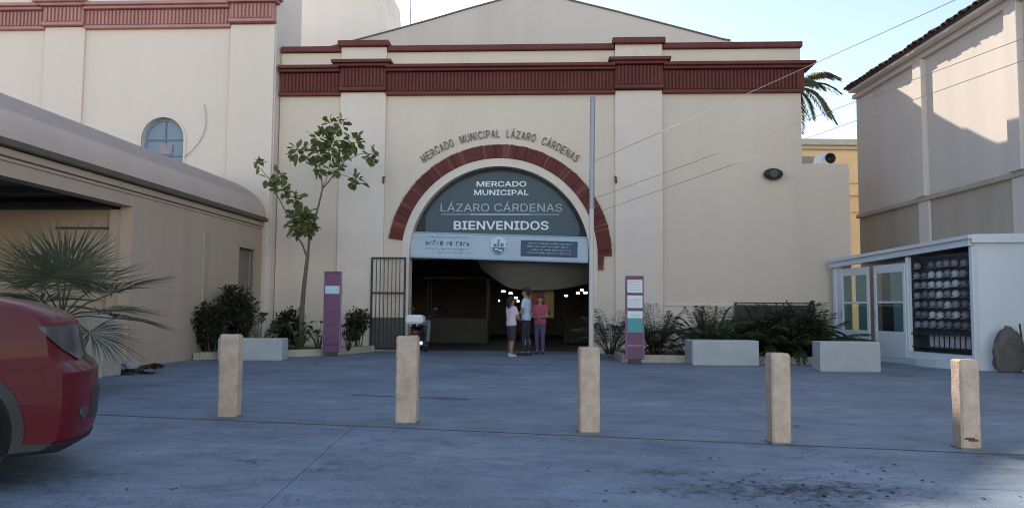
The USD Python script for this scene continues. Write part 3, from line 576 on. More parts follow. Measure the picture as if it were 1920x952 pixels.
# local: x runs from the far end (0) to the near corner (LK); -y faces the plaza
KZ0, KZ1 = 2.56, 2.76
ktop = lambda x: KZ0 + (KZ1 - KZ0) * x / LK
D0, D1, G1, P1, S1 = .30, 1.55, 1.80, 3.02, LK - .06
def wedge(x0, x1, y0, y1, h0, h1=None):
    """box whose top (and, with h1, bottom) follow the slope of the roof"""
    return trimesh.convex.convex_hull(V(*[(x, y, ktop(x) + h) for x in (x0, x1) for y in (y0, y1) for h in (h0, h1)]).reshape(-1, 3))
rw_ = 1.9
part('roof', [wedge(-.12, LK + .10, -.16, rw_ - .3, -.02, .06)], KIOSKW, ks)
part('fascia', [wedge(-.08, LK + .02, -.10, .0, -.16, -.022)], KIOSKW, ks)
part('corner_post', [bx(-.05, .10, -.02, .10, 0, KZ0 - .16, .01)], KIOSKW, ks); part('corner_post', [bx(LK - .07, LK + .03, -.03, .10, 0, KZ1 - .165, .01)], KIOSKW, ks)
part('mullion', bx(P1, P1 + .07, -.02, .10, 0, 2.5, .01), KIOSKW, ks)
part('side_panel', bx(.10, D0, 0, .05, 0, 2.4), KIOSKW, ks)
def kdoor(x0, x1, y, ajar=0.0, label=None):
    h = 2.36; w = x1 - x0
    d = part('door', [bx(x0, x0 + .10, y, y + .045, .12, h, .008), bx(x1 - .10, x1, y, y + .045, .12, h, .008), bx(x0 + .1, x1 - .1, y, y + .045, h - .20, h, .008), bx(x0 + .1, x1 - .1, y + .002, y + .043, 1.42, 1.47, .006), bx(x0 + .1, x1 - .1, y + .004, y + .041, .12, .74, .006)], KIOSKW, ks, label=label)
    part('painted_reflection', [bx(x0 + .10 + .52 * (w - .2), x1 - .105, y + .03, y + .036, 1.475, h - .205), bx(x0 + .10 + .62 * (w - .2), x1 - .105, y + .03, y + .036, .745, 1.415)], mat('pale_teal_reflection', (.22, .30, .31), .6, .1, 3), d); part('pane', bx(x0 + .10, x1 - .10, y + .018, y + .024, 1.47, h - .2), GLASS, d); part('pane', bx(x0 + .10, x1 - .10, y + .018, y + .024, .74, 1.42), GLASS, d)  # pale teal sheets behind the panes stand in for a reflection in the glass
    part('handle', bx(x0 + .03, x0 + .06, y - .03, y, 1.05, 1.25, .008), STEEL, d)
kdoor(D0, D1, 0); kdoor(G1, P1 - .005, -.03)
part('back_wall', bx(0, LK, 1.42, 1.47, 0, 2.5), KIOSKD, ks)
part('inner_divider', bx(P1 + .0, P1 + .05, .10, 1.42, 0, 2.45), KIOSKD, ks)
part('display_back', bx(P1 + .07, LK - .07, .27, .31, .28, 2.5), mat('display_grey', (.06, .065, .078), .7, .15, 3), ks)
for k in range(9): part('display_rail', bx(P1 + .09, LK - .09, .255, .268, .66 + k * .225, .69 + k * .225), mat('rail_grey', (.16, .17, .19), .5, metal=.4), ks)
part('display_shelf', [bx(P1 + .07, LK - .07, .06, .265, .40, .43), bx(P1 + .07, LK - .07, .04, .25, .70, .73)], KIOSKD, ks)
part('base', [bx(0, LK, -.01, .3, 0, .12), bx(P1 + .07, LK - .07, -.02, .5, .12, .30)], KIOSKW, ks)
st = [(P1 - .1, -.04), (P1 + .6, -.22), (P1 + 1.3, -.26), (LK - .05, -.12), (LK - .05, .0), (P1 - .1, .0)]
m = trimesh.creation.extrude_polygon(Polygon(st), .16, engine='earcut'); part('step', m, KIOSKW, ks)
# end panel that faces the street, local frame turned by hand into world
e0 = V(N_[0] + .03, N_[1] + .0); e1 = V(11.2, 16.40)
def quadwall(a, b, z0, z1a, z1b, th):
    d = (b - a) / np.linalg.norm(b - a); n = V(-d[1], d[0]); w2l = lambda p: (float((p - F_) @ dirk), float((p - F_) @ V(-dirk[1], dirk[0])))
    pts = [(*w2l(p + n * s), z) for p, zt in ((a, z1a), (b, z1b)) for s in (0, th) for z in (z0, zt)]
    return trimesh.convex.convex_hull(np.array(pts))
part('end_panel', quadwall(e0, e1, 0, KZ1 - .03, KZ1 - .03, .06), KIOSKW, ks)
part('end_fascia', quadwall(e0 + V(-.1, -.12), e1 + V(.2, -.12), KZ1 - .10, KZ1 + .07, KZ1 + .10, .5), KIOSKW, ks)
kw = lambda x, y, z: (F_[0] + dirk[0] * x - dirk[1] * y, F_[1] + dirk[1] * x + dirk[0] * y, z)
# goods on the display: rows of rounded wares on pegs, paler towards the middle
rr = random.Random(12)
WARES = [mat('pale_ware', (.44, .45, .48), .7, .2, 14, 60), mat('grey_ware', (.20, .21, .24), .7, .2, 14, 60), mat('dark_ware', (.12, .125, .15), .7, .2, 14, 60)]
protos = [None] * 3
for r in range(7):
    for c in range(8):
        if rr.random() < .02: continue
        x = P1 + .20 + c * .252 + rr.uniform(-.02, .02); z = 2.27 - r * .225 + rr.uniform(-.012, .012)
        if x > LK - .13: continue
        q = rr.random(); k = (0 if q < .75 else 1) if 1 < c < 6 and 0 < r < 6 else (1 if q < .45 else 2)
        if protos[k] is None:
            o = protos[k] = thing('hanging_ware', ['pale', 'mid grey', 'dark grey'][k] + ' rounded ware on a peg in the kiosk display rows', 'ware', kw(x, .16, z), rk, ['pale', 'mid grey', 'dark grey'][k] + ' wares in rows in the kiosk display')
            pf = np.array([(0, .09), (.043, .084), (.072, .054), (.082, 0), (.077, -.036), (.0, -.036)])[::-1]
            rx = trimesh.transformations.rotation_matrix(math.pi / 2 - .7, [1, 0, 0])
            cm = trimesh.creation.revolve(pf, sections=16); cm.apply_transform(rx); part('crown', cm, WARES[k], o, smooth=40)
            cm = trimesh.creation.icosphere(2, 1.0); cm.apply_scale((.078, .105, .013)); cm.apply_transform(trimesh.transformations.rotation_matrix(.25, [1, 0, 0])); part('brim', moved(cm, 0, -.03, -.05), WARES[k], o, smooth=True)
            part('peg', tube([(0, .02, 0), (0, .12, .01)], .006, 6), STEEL, o)
        else: copy(protos[k], kw(x, .16, z), rk)
bk = None
for c in range(9):
    x = P1 + .62 + c * .165
    if x > LK - .14: continue
    if bk is None:
        bk = thing('upright_booklet', 'thin pale booklet standing upright on the lowest kiosk shelf', 'booklet', kw(x, .16, .43), rk, 'booklets on the lowest kiosk shelf')
        part('cover', bx(-.05, .05, -.01, .01, 0, .27, .003), WARES[0], bk); part('spine', bx(-.055, -.05, -.012, .012, 0, .27), WARES[1], bk)
    else: copy(bk, kw(x, .16, .43), rk)
# brown bundle against the end panel
o = thing('brown_bundle', 'dark brown bundle standing against the white kiosk end panel', 'bundle', (10.28, 16.25, 0))
s_ = trimesh.creation.icosphere(4, 1.0); vv = s_.vertices.copy(); nz = meshkit.fbm(vv * 2.1 + 7, 4) - .5
vv = vv * (1 + .5 * nz[:, None]); vv[:, 2] = np.where(vv[:, 2] < 0, vv[:, 2], vv[:, 2]); w = np.sqrt(np.clip(1 - np.abs(np.clip(vv[:, 2], -.98, .98)) ** 3.5, .05, 1)) / np.maximum(np.hypot(s_.vertices[:, 0], s_.vertices[:, 1]), .2) * (1 - .2 * vv[:, 2])
part('sack', trimesh.Trimesh(np.c_[vv[:, 0] * .30 * w, vv[:, 1] * .16 * w, np.maximum(.42 + vv[:, 2] * .48, 0)], s_.faces, process=False), SACK, o, smooth=True)
part('stick', tube([(.27, -.1, 0), (.25, .02, .98)], .018, 8), BLACK, o)

# ---------------------------------------------------------------- street furniture
BZ = [((-2.94, 8.63), .88, .203, 'leftmost stone bollard, weathered grey-beige, nearest the red car'), ((-.99, 8.27), .887, .213, 'second stone bollard from the left, in front of the scooter'),
      ((.83, 7.70), .812, .195, 'middle stone bollard, in front of the flagpole'), ((2.475, 7.15), .797, .172, 'fourth stone bollard, in front of the right flower bed'), ((4.04, 6.93), .765, .17, 'rightmost stone bollard with a chipped dark mark near its foot')]
for i, ((x, y), h, w, lab) in enumerate(BZ):
    o = thing('stone_bollard', lab, 'bollard', (x, y + w / 2, 0), (2, -2, 1, 2, -2)[i], 'stone bollards along the plaza edge')
    m = bx(-w / 2, w / 2, -w / 2, w / 2, -.02, h, .018); m = m.subdivide().subdivide().subdivide().subdivide(); vv = m.vertices.copy()
    nn = meshkit.fbm(vv * 9 + i * 5.1, 4) - .5; c = vv - [0, 0, h / 2]; c[:, 2] *= .2; c /= np.linalg.norm(c, axis=1, keepdims=True); m.vertices = vv + c * nn[:, None] * .016
    part('shaft', m, STONE, o, smooth=35); 
    part('base_ring', [bx(-w / 2 - .012, w / 2 + .012, -w / 2 - .012, w / 2 + .012, -.004, .012, .004)], mat('joint_grout', (.17, .16, .16), .9, .2, 9), o)
    if i == 4: part('chip', [bx(-.06, .02, -w / 2 - .012, -w / 2 + .003, .085, .10, .004), bx(-.03, .05, -w / 2 - .012, -w / 2 + .003, .07, .086, .004)], DARKBRD, o)
def block(name, x0, x1, y, dp, h, rot, lab):
    w = x1 - x0; o = thing(name, lab, 'bench', ((x0 + x1) / 2, y + dp / 2, 0), rot, 'concrete bench blocks by the flower beds')
    m = bx(-w / 2, w / 2, -dp / 2, dp / 2, 0, h, .02); m = m.subdivide().subdivide().subdivide(); vv = m.vertices.copy(); m.vertices = vv + (meshkit.fbm(vv * 6 + x0, 3)[:, None] - .5) * .012 * np.sign(vv - [0, 0, h / 2]) * [1, 1, .6]
    part('block', m, BENCH, o, smooth=35); part('base_sheet', bx(-w / 2 + .05, w / 2 - .05, -dp / 2 + .05, dp / 2 - .05, -.002, .01), DARKBRD, o)  # thin dark brown sheet set in at the foot of the block
block('bench_block', -6.42, -4.98, 18.15, .55, .50, 0, 'long pale concrete block behind the leftmost bollard')
block('bench_block', 4.15, 5.62, 17.6, .75, .55, 0, 'pale concrete block left of the fourth bollard, before tall ferns')
block('bench_block', 6.33, 7.5, 15.9, .55, .60, -5, 'pale concrete block nearest the kiosk doors')

def totem(x, y, h, w, rot, lab, kind):
    o = thing('information_totem', lab, 'totem', (x, y, 0), rot)
    part('post', bx(-w / 2, w / 2, -.06, .06, .10, h, .012), PURPLE, o)
    part('side_rail', [bx(-w / 2 - .018, -w / 2 - .001, -.055, .055, .10, h, .004), bx(w / 2 + .001, w / 2 + .018, -.055, .055, .10, h, .004)], mat('rail_lilac', (.36, .26, .36), .4, metal=.4), o)
    part('foot', bx(-w / 2 + .05, w / 2 - .05, -.05, .05, 0, .10), DARKBRD, o)
    rr = random.Random(int(h * 100)); y = -.062
    if kind == 'blue':
        q = part('label_panel', bx(-w / 2 + .02, w / 2 - .02, y - .008, y, h - .56, h - .36, .003), PALEBL, o)
        part('small_print', words(rr, -w / 2 + .06, w / 2 - .06, h - .44, .035, y - .0085) + words(rr, -w / 2 + .06, w / 2 - .06, h - .51, .03, y - .0085), SIGNW, q, kind='stuff')
        for k, z in enumerate((1.02, .72, .42)): part('printed_ring', moved(arc_band(0, 0, .085, .115, 10, 170, -.004, 0, 20), 0, y, z), PURPLE2, o)
        part('printed_band', [bx(-w / 2 + .02, w / 2 - .02, y - .004, y, h - .06, h - .03), bx(-w / 2 + .02, w / 2 - .02, y - .004, y, .28, .31)], PURPLE2, o)
    else:
        for z0, z1, mt in ((h - .38, h - .09, WHITEP), (h - .72, h - .44, WHITEP), (h - .95, h - .79, WHITEP), (h - 1.27, h - .953, TEAL)):
            q = part('label_panel', bx(-w / 2 + .02, w / 2 - .02, y - .008, y, z0, z1, .003), mt, o)
            pr = []
            for z in np.arange(z0 + .05, z1 - .05, .06): pr += words(rr, -w / 2 + .06, w / 2 - .06, z, .02, y - .0085)
            if pr and mt is WHITEP: part('small_print', pr, mat('blue_grey_print', (.30, .36, .48), .6), q, kind='stuff')
        part('printed_band', bx(-w / 2 + .02, w / 2 - .02, y - .004, y, .40, .42), mat('lilac_line', (.45, .25, .38), .5), o)
totem(-4.27, 20.05, 2.11, .40, 0, 'purple information totem with one pale blue label, left of doorway', 'blue')
totem(2.95, 18.03, 1.97, .38, 0, 'purple information totem with white and teal panels, right of doorway', 'white')

o = thing('flagpole', 'tall thin grey-beige metal pole standing right of the doorway', 'pole', (2.09, 19.0, 0))
part('shaft', tube([(-.01, 0, 0), (-.005, 0, 3.6), (.0, 0, 3.62)], .058, 14), POLEP, o, smooth=40)
part('upper_shaft', tube([(0, 0, 3.6), (.02, 0, 6.28)], .062, 14), STEEL, o, smooth=40)
part('base_plate', [bx(-.16, .16, -.16, .16, 0, .02, .004)] + [cyl(.015, .05, 8, (x, y, .03)) for x in (-.12, .12) for y in (-.12, .12)], STEEL, o)
part('cap', moved(trimesh.creation.icosphere(2, .066), .02, 0, 6.28), STEEL, o, smooth=True)
for (z0, px, py, pz), lab in zip(((4.75, 5.5, 10.0, 5.06), (3.85, 6.42, 9.9, 4.60), (3.50, 6.42, 9.9, 4.32)), ('highest overhead cable running from the pole to upper right', 'middle overhead cable running from the pole to upper right', 'lowest overhead cable running from the pole to upper right')):
    a, b = V(2.13, 19.0, z0), V(px, py, pz); t = np.linspace(0, 3.2, 40)[:, None]; P = a + (b - a) * t; P[:, 2] += .10 * (t[:, 0] - .0) * (t[:, 0] - 1.0) * .6
    o = thing('overhead_cable', lab, 'cable', (0, 0, 0), 0, 'overhead cables'); part('wire', tube(P, .005, 5), WIRE, o)

# ---------------------------------------------------------------- flower beds
def kerb(pts, name, lab, w=.14, h=.17):
    """a raised bed: a line of kerb stones round soil"""
    o = thing(name, lab, 'flower bed'); P = Polygon(pts); I = P.buffer(-w, join_style=2)
    m = trimesh.creation.extrude_polygon(I, .11, engine='earcut'); part('soil', m, SOIL, o)
    for a, b in zip(pts, pts[1:] + pts[:1]):
        a, b = V(*a), V(*b); L = np.linalg.norm(b - a); d = (b - a) / L; n = V(-d[1], d[0]); k = max(1, int(L / .9))
        if not I.exterior.distance(Point(*(a + b) / 2 + n * w)) < .05: n = -n
        for i in range(k):
            p0, p1 = a + d * (i * L / k + .004), a + d * ((i + 1) * L / k - .004)
            part('kerb_stone', trimesh.convex.convex_hull(V(*[(*(p + n * s), z) for p in (p0, p1) for s, z in ((0, 0), (0, h - .015), (.015, h), (w - .015, h), (w, h - .015), (w, 0))]).reshape(-1, 3)), KERB, o)
    return o
kerb([(-7.02, 18.3), (-6.4, 18.55), (-5.2, 19.7), (-4.55, 20.3), (-3.95, 21.4), (-3.6, 22.6), (-6.55, 22.75)], 'flower_bed', 'low beige kerbed flower bed left of the doorway')
kerb([(2.75, 18.6), (7.55, 18.3), (8.3, 19.2), (8.4, 21.9), (2.85, 22.3)], 'flower_bed', 'low beige kerbed flower bed right of the doorway')
pn = thing('dark_panel', 'low dark metal panel behind the dense palms at right', 'panel', mkw(6.6, -.30), -TH)
part('sheet', bx(0, 2.05, 0, .04, .1, 1.38), BLACK, pn); part('post', bx(-.06, 0, -.01, .05, .0, 1.42), BLACK, pn); part('post', bx(2.05, 2.11, -.01, .05, .0, 1.42), BLACK, pn); part('cap_rail', bx(-.06, 2.11, -.015, .055, 1.42, 1.45), BLACK, pn)

RG = np.random.default_rng(21)
def shrub(name, lab, loc, r, n, L, W, material, stems=7, cz=None):
    o = thing(name, lab, 'shrub', loc); cz = cz if cz is not None else r[2]
    part('stem', [tube([(0.1 * math.cos(k), .1 * math.sin(k), 0), (r[0] * .4 * math.cos(k * 2.1), r[1] * .4 * math.sin(k * 2.1), cz * 1.3)], [.018, .008], 6) for k in range(stems)], BARK, o)
    m = []
    for k in range(9):
        c = unit(RG, 1)[0] * V(*r) * .5; m.append(clump(RG, V(c[0], c[1], cz + c[2]), V(*r) * RG.uniform(.45, .65), n // 9, L, W, .1))
    part('foliage', m, material, o); return o
shrub('dense_shrub', 'large dark leafy shrub behind the left concrete block', (-6.55, 19.45, .1), (.55, 1.0, .78), 5600, .10, .03, L_DARK, cz=.86)
shrub('dense_shrub', 'dark shrub at the left wall, left end of the left flower bed', (-6.72, 18.55, .1), (.42, .42, .62), 2600, .10, .03, L_DARK, cz=.68)
shrub('dense_shrub', 'smaller dark shrub between the large shrub and the sapling', (-5.75, 21.5, .1), (.6, .5, .5), 2000, .10, .03, L_DARK, cz=.6)
shrub('dense_shrub', 'dark shrub between the left totem and the gate', (-3.95, 21.9, .1), (.42, .45, .5), 1600, .10, .028, L_DARK, cz=.6)
def leafy(name, lab, loc, n, L, W, h, spread, material):
    o = thing(name, lab, 'plant', loc)
    for k in range(n):
        az = k * 2.4; b = V(.03 * math.cos(az), .03 * math.sin(az), 0); tip = V(spread * math.cos(az), spread * math.sin(az), h * RG.uniform(.55, 1.0))
        part('stalk', tube([b, b + (tip - b) * V(.35, .35, .6), tip], [.012, .009, .006], 5), material, o)
        d = V(math.cos(az) * .8, math.sin(az) * .8, RG.uniform(-.3, .5)); part('leaf', leaves(tip[None], d[None], V(0, 0, 1)[None], L * RG.uniform(.8, 1.2), W, .3), material, o)
    return o
leafy('broadleaf_plant', 'pale broad-leaved plant rising behind the left concrete block', (-5.95, 19.75, .1), 14, .42, .13, .85, .26, L_PALE)
leafy('broadleaf_plant', 'pale broad-leaved plant below the sapling trunk', (-5.2, 20.55, .1), 16, .34, .085, .75, .34, L_PALE)
leafy('broadleaf_plant', 'pale broad-leaved plant just left of the purple totem with blue label', (-4.72, 20.55, .1), 14, .30, .07, .70, .26, L_PALE)
leafy('broadleaf_plant', 'small green plant just right of the purple totem with blue label', (-4.05, 21.1, .1), 12, .26, .06, .62, .22, L_MID)
def palmbush(lab, loc, n, ln, material, lift=(.75, 1.35), seed=0, leaf=.26, w=.016):
    o = thing('feather_palm_bush', lab, 'plant', loc); rg = np.random.default_rng(seed)
    for k in range(n):
        a = k * 2.399 + rg.uniform(-.2, .2); r = .12 * math.sqrt(k / n)
        part('frond', frond(rg, (r * math.cos(a), r * math.sin(a), 0), a, ln * rg.uniform(.7, 1.1), rg.uniform(*lift), rg.uniform(.25, .6), 20, leaf, w), material, o)
palmbush('dark feathery bush between the flagpole and the right totem', (2.72, 20.4, .1), 24, 1.7, L_PALM, (.7, 1.4), seed=1)
palmbush('dark feathery bush just right of the totem with white panels', (3.7, 19.5, .1), 34, 1.8, L_PALM, (.7, 1.45), seed=2)
palmbush('sparse dry yellowish bush between right totem and concrete block', (4.5, 20.0, .1), 14, 1.4, L_DRY, (.6, 1.3), seed=3)
palmbush('green feathery palm behind the middle concrete block', (4.95, 19.2, .1), 46, 1.85, L_MID, (.85, 1.5), 4)
palmbush('yellowish feathery palm right of the green one behind the middle block', (5.75, 20.2, .1), 26, 1.6, L_DRY, (.6, 1.4), seed=5)
palmbush('dense feathery palm at the left edge of the big right clump', (6.35, 19.6, .1), 60, 1.95, L_PALM, (.5, 1.5), 6, .3, .02)
palmbush('dense feathery palm in the middle of the big right clump', (7.0, 19.35, .1), 64, 2.0, L_MID, (.45, 1.5), 7, .3, .02)
palmbush('dense feathery palm at the right edge of the big clump near the kiosk', (7.45, 19.6, .1), 50, 1.7, L_PALM, (.5, 1.5), 8, .3, .02)
shrub('dense_shrub', 'dark low undergrowth at the foot of the big right palm clump', (7.0, 19.1, .1), (1.05, .5, .62), 5200, .10, .028, L_DARK, cz=.62)

# sapling with big leaf clusters
S = 20.9 / 1500
sp = thing('sapling_tree', 'slender young tree with big leaf clusters left of the doorway', 'tree', (-5.24, 20.9, .1))
px = lambda x, y, dy=0.0: V((x - 568) * S, dy, (587 - y) * S + .94)    # metres from the foot of the trunk
part('trunk', tube([V(.01, 0, 0), px(568, 587), px(570, 540, .02), px(574, 500, .0), px(577, 474, -.02)], [.07, .062, .055, .05, .045], 10), BARK, sp, smooth=True)
BR = [([(577, 474, -.02), (578, 449, .0), (586, 412, .05), (593, 382, .08), (599, 350, .1)], .036, .024), ([(575, 480, 0), (566, 455, -.1), (560, 446, -.15), (562, 430, -.2)], .03, .016), ([(599, 350, .1), (595, 322, .15), (590, 300, .15), (586, 270, .1)], .02, .01),
      ([(599, 350, .1), (612, 338, 0), (625, 322, -.1), (645, 300, -.2), (660, 275, -.2)], .02, .01), ([(577, 440, 0), (562, 415, -.1), (539, 403, -.15), (527, 380, -.2), (516, 361, -.2), (505, 338, -.15), (482, 312, -.1)], .022, .008),
      ([(590, 300, .15), (600, 270, .2), (608, 235, .25)], .012, .006), ([(600, 270, .2), (622, 250, .1), (630, 234, .1)], .01, .005), ([(590, 300, .15), (570, 292, .1), (555, 285, 0)], .01, .006), ([(625, 322, -.1), (648, 330, -.25), (668, 338, -.3)], .01, .005), ([(645, 300, -.2), (672, 286, -.1), (690, 284, 0)], .012, .006), ([(599, 350, .1), (606, 320, .3), (610, 285, .35)], .012, .006)]
for pts, ra, rb_ in BR: part('limb', tube([px(*p) for p in pts], np.linspace(ra, rb_, len(pts)), 8), BARK, sp, smooth=True)
CL = [(608, 224, 13, 17, .25), (630, 230, 9, 15, .1), (593, 253, 21, 17, .15), (553, 281, 18, 16, 0), (585, 283, 13, 10, .1), (608, 277, 11, 20, .35), (634, 282, 20, 16, -.1), (661, 266, 20, 15, -.2), (692, 288, 13, 14, 0), (589, 309, 13, 12, .1), (625, 314, 12, 11, -.1), (668, 340, 17, 11, -.3), (481, 306, 8, 7, -.1), (501, 337, 8, 8, -.15), (521, 329, 11, 9, -.2), (530, 359, 12, 9, -.2), (551, 371, 15, 11, -.15), (568, 418, 32, 30, -.2), (560, 400, 22, 16, .2)]
for x, y, a, b, dy in CL:
    n = int(9 + a * b / 5.0); part('leaf_cluster', clump(RG, px(x, y, dy), (a * S * .8, max(a, b) * S * .6, b * S * .8), max(6, int(n * .6)), .21, .075, .15, round_leaves), L_TREE, sp)

# fan palm in front of the porch, with its pot
fp = thing('fan_palm', 'fan palm with long thin blades in front of the left porch', 'palm', (-6.35, 11.6, 0))
part('trunk', tube([(0, 0, 0), (.02, 0, .5), (0, .02, 1.0)], [.14, .12, .10], 10), BARK, fp, smooth=True)
rg = np.random.default_rng(14)
for k, (az, el, pl) in enumerate(((.0, .35, .75), (.5, -.15, .7), (1.2, .6, .6), (2.3, .9, .6), (3.0, .5, .7), (3.6, .1, .7), (4.4, .8, .6), (5.3, .9, .65), (5.9, .0, .75), (6.1, 1.2, .5), (2.8, 1.3, .5), (-.35, -.5, .6), (4.8, .2, .6))):
    d = V(math.cos(az) * math.cos(el), math.sin(az) * math.cos(el), math.sin(el)); b = V(0, 0, 1.0); c = b + d * pl + V(0, 0, .1)
    f_ = part('petiole', tube([b, b + d * pl * .5 + V(0, 0, .09), c], [.016, .012, .009], 6), L_FAN, fp)
    s = np.cross(d, V(0, 0, 1)); s /= np.linalg.norm(s); n_ = np.cross(s, d); m = 46; an = np.linspace(-2.0, 2.0, m)
    D = np.cos(an)[:, None] * d + np.sin(an)[:, None] * s + n_ * (.12 + .1 * np.abs(an))[:, None] + unit(rg, m) * .05 + V(0, 0, -.10)
    part('fan_blade', leaves(np.repeat(c[None], m, 0), D, np.repeat(n_[None], m, 0) + unit(rg, m) * .2, (1.0 - .10 * np.abs(an)) * rg.uniform(.88, 1.05, m), .013 * np.ones(m), .5), L_FAN, f_)
o = thing('planter_block', 'pale weathered planter block behind the red car, below the fan palm', 'planter', (-6.85, 13.6, 0), -5)
part('box', bx(-.30, .30, -.3, .3, 0, 1.05, .03), mat('weathered_planter', (.40, .36, .32), .85, .12, 4, 50, .4, grime=.4), o); part('soil', bx(-.25, .25, -.25, .25, 1.04, 1.06), SOIL, o)
palmbush('small low fern beside the planter block at the left wall', (-6.6, 14.5, 0), 10, .5, L_PALM, (.2, 1.0), 11)

# dry leaves and dirt flakes blown over the road
rg = np.random.default_rng(77); n = 150
P = np.c_[np.r_[rg.normal(2.0, .75, 110), rg.uniform(-3, 4, 40)], np.r_[rg.normal(5.45, .38, 110), rg.uniform(4.9, 9, 40)]]; P = np.c_[P, np.where(P[:, 1] > edge(P[:, 0]), .004, -.002)]
az = rg.uniform(0, 6.28, n); sz = rg.uniform(.015, .05, n)
part('fallen_leaves', leaves(P, np.c_[np.cos(az), np.sin(az), rg.uniform(0, .15, n)], np.repeat(V(0, 0, 1)[None], n, 0) + unit(rg, n) * .25, sz, sz * .3, .3), leafmat('dead_leaves', (.025, .022, .02), (.09, .07, .05), .8, .1), kind='stuff', label='dark dry leaves and dirt flakes scattered over the road at lower right', cat='leaves')

# ---------------------------------------------------------------- red car
PH = 28.0
car = thing('red_car', 'dark red car parked at the left edge with its front toward the plaza', 'car', (-3.06, 6.12, 0), PH)
base = [(-.13, .215), (-.03, .27), (0, .36), (.006, .55), (0, .73), (-.04, .765), (-.085, .80), (-.105, .86), (-.14, 1.05), (-.185, 1.10), (-.26, 1.14), (-.39, 1.185), (-.6, 1.225), (-1.2, 1.29), (-2.4, 1.29), (-3.9, 1.29), (-4.22, 1.2), (-4.33, .9), (-4.36, .6), (-4.3, .36), (-4.1, .24), (-3.0, .215), (-1.6, .21), (-.5, .2)]
green = [(-1.02, 1.19), (-1.35, 1.36), (-1.86, 1.65), (-2.3, 1.72), (-3.2, 1.71), (-3.85, 1.62), (-4.12, 1.42), (-4.25, 1.18)]
def loft(pts, W, stations, frontc, tumble=None, grow=0.0):
    P = Polygon(pts); pts = np.array(pts); c = V(-2.2, .7) if tumble is None else V(-2.6, 1.3)
    if grow:
        t = np.roll(pts, -1, 0) - np.roll(pts, 1, 0); nrm = np.c_[t[:, 1], -t[:, 0]]; nrm /= np.linalg.norm(nrm, axis=1, keepdims=True); s = np.sign(((pts - c) * nrm).sum(1)); pts = pts + nrm * s[:, None] * grow
    rows = []
    for t in stations:
        a = abs(t); q = pts.copy(); fwt = np.clip(1 + q[:, 0] / 1.0, 0, 1); q[:, 0] -= frontc * a ** 3 * fwt; rwt = np.clip((-q[:, 0] - 3.4) / .96, 0, 1); q[:, 0] += .25 * a ** 3 * rwt
        e = max(0, (a - .86) / .14); q = c + (q - c) * (1 - V(.012, .075) * e ** 2); y = np.full(len(q), t * (W + grow))
        if tumble: y = t * (W + grow) * (1 - tumble * np.clip((q[:, 1] - 1.2) / .5, 0, 1))
        else: y = y * (1 - .05 * np.clip((q[:, 1] - .8) / .45, 0, 1) ** 2 - .04 * np.clip((.5 - q[:, 1]) / .3, 0, 1))
        rows.append(np.c_[q[:, 0], y, q[:, 1]])
    K = len(pts); v = np.vstack(rows); f = []
    for i in range(len(stations) - 1):
        for k in range(K):
            j = (k + 1) % K; f += [(i * K + k, (i + 1) * K + k, (i + 1) * K + j), (i * K + k, (i + 1) * K + j, i * K + j)]
    n0 = len(v); v = np.vstack([v, rows[0].mean(0), rows[-1].mean(0)]); e = (len(stations) - 1) * K
    for k in range(K): j = (k + 1) % K; f += [(n0, k, j), (n0 + 1, e + j, e + k)]
    m = trimesh.Trimesh(v, f, process=False); m.fix_normals(); return m
def mf(m): return manifold3d.Manifold(manifold3d.Mesh(np.asarray(m.vertices, np.float32), np.asarray(m.faces, np.uint32)))
def tm(M):
    q = M.to_mesh(); return trimesh.Trimesh(q.vert_properties[:, :3], q.tri_verts, process=True)
ST = np.r_[-1, -.985, -.96, -.92, -.86, -.7, -.5, -.25, 0, .25, .5, .7, .86, .92, .96, .985, 1]
dense = []
for a, b in zip(base, base[1:] + base[:1]):
    for t in np.linspace(0, 1, 4)[:-1]: dense.append((a[0] + (b[0] - a[0]) * t, a[1] + (b[1] - a[1]) * t))
AX = (-.90, -3.45)
B = mf(loft(dense, .9, ST, .20)); B1 = mf(loft(dense, .9, ST, .20, grow=.008))
archcut = manifold3d.Manifold()
for ax in AX:
    for s in (-1, 1): archcut = archcut + mf(cyl(.415, .5, 40, (ax, s * .82, .36), 'y'))
part('body', tm(B - archcut), CARRED, car, smooth=32)
clad = manifold3d.Manifold()
for ax in AX:
    for s in (-1, 1): clad = clad + mf(cyl(.48, .5, 40, (ax, s * .82, .36), 'y'))
low = mf(bx(-5, 1, -1, 1, 0, .285))
part('cladding', tm((B1 ^ (clad + low)) - archcut), CARBLK, car, smooth=32)
for ax in AX:
    for s in (-1, 1): part('arch_liner', cyl(.41, .30, 32, (ax, s * .55, .36), 'y'), CARBLK, car)
hl = Polygon([(-.38, 1.03), (-.14, 1.035), (-.06, .85), (-.13, .80), (-.235, .885)])
for s in (-1, 1): 
    h_ = part('headlight', tm(B1 ^ mf(xz(hl, *( (-1.0, -.42) if s < 0 else (.42, 1.0))))), LAMPGL, car, smooth=30)
    B2 = mf(loft(dense, .9, ST, .20, grow=.013)); part('trim', tm(B2 ^ mf(xz(Polygon([(-.145, 1.03), (-.125, 1.03), (-.045, .85), (-.065, .845)]), *((-1.0, -.42) if s < 0 else (.42, 1.0))))), CHROME, h_, smooth=30)
part('grille', tm(B1 ^ mf(bx(-.4, .1, -.42, .42, .76, .99))), CARBLK, car, smooth=30); part('grille', tm(B1 ^ mf(bx(-.4, .1, -.55, .55, .40, .60))), CARBLK, car, smooth=30)
for s in (-1, 1):
    part('fog_lamp', tm(B1 ^ mf(moved(cyl(.045, .4, 20, axis='x'), -.05, s * .70, .46))), LAMPGL, car, smooth=30)
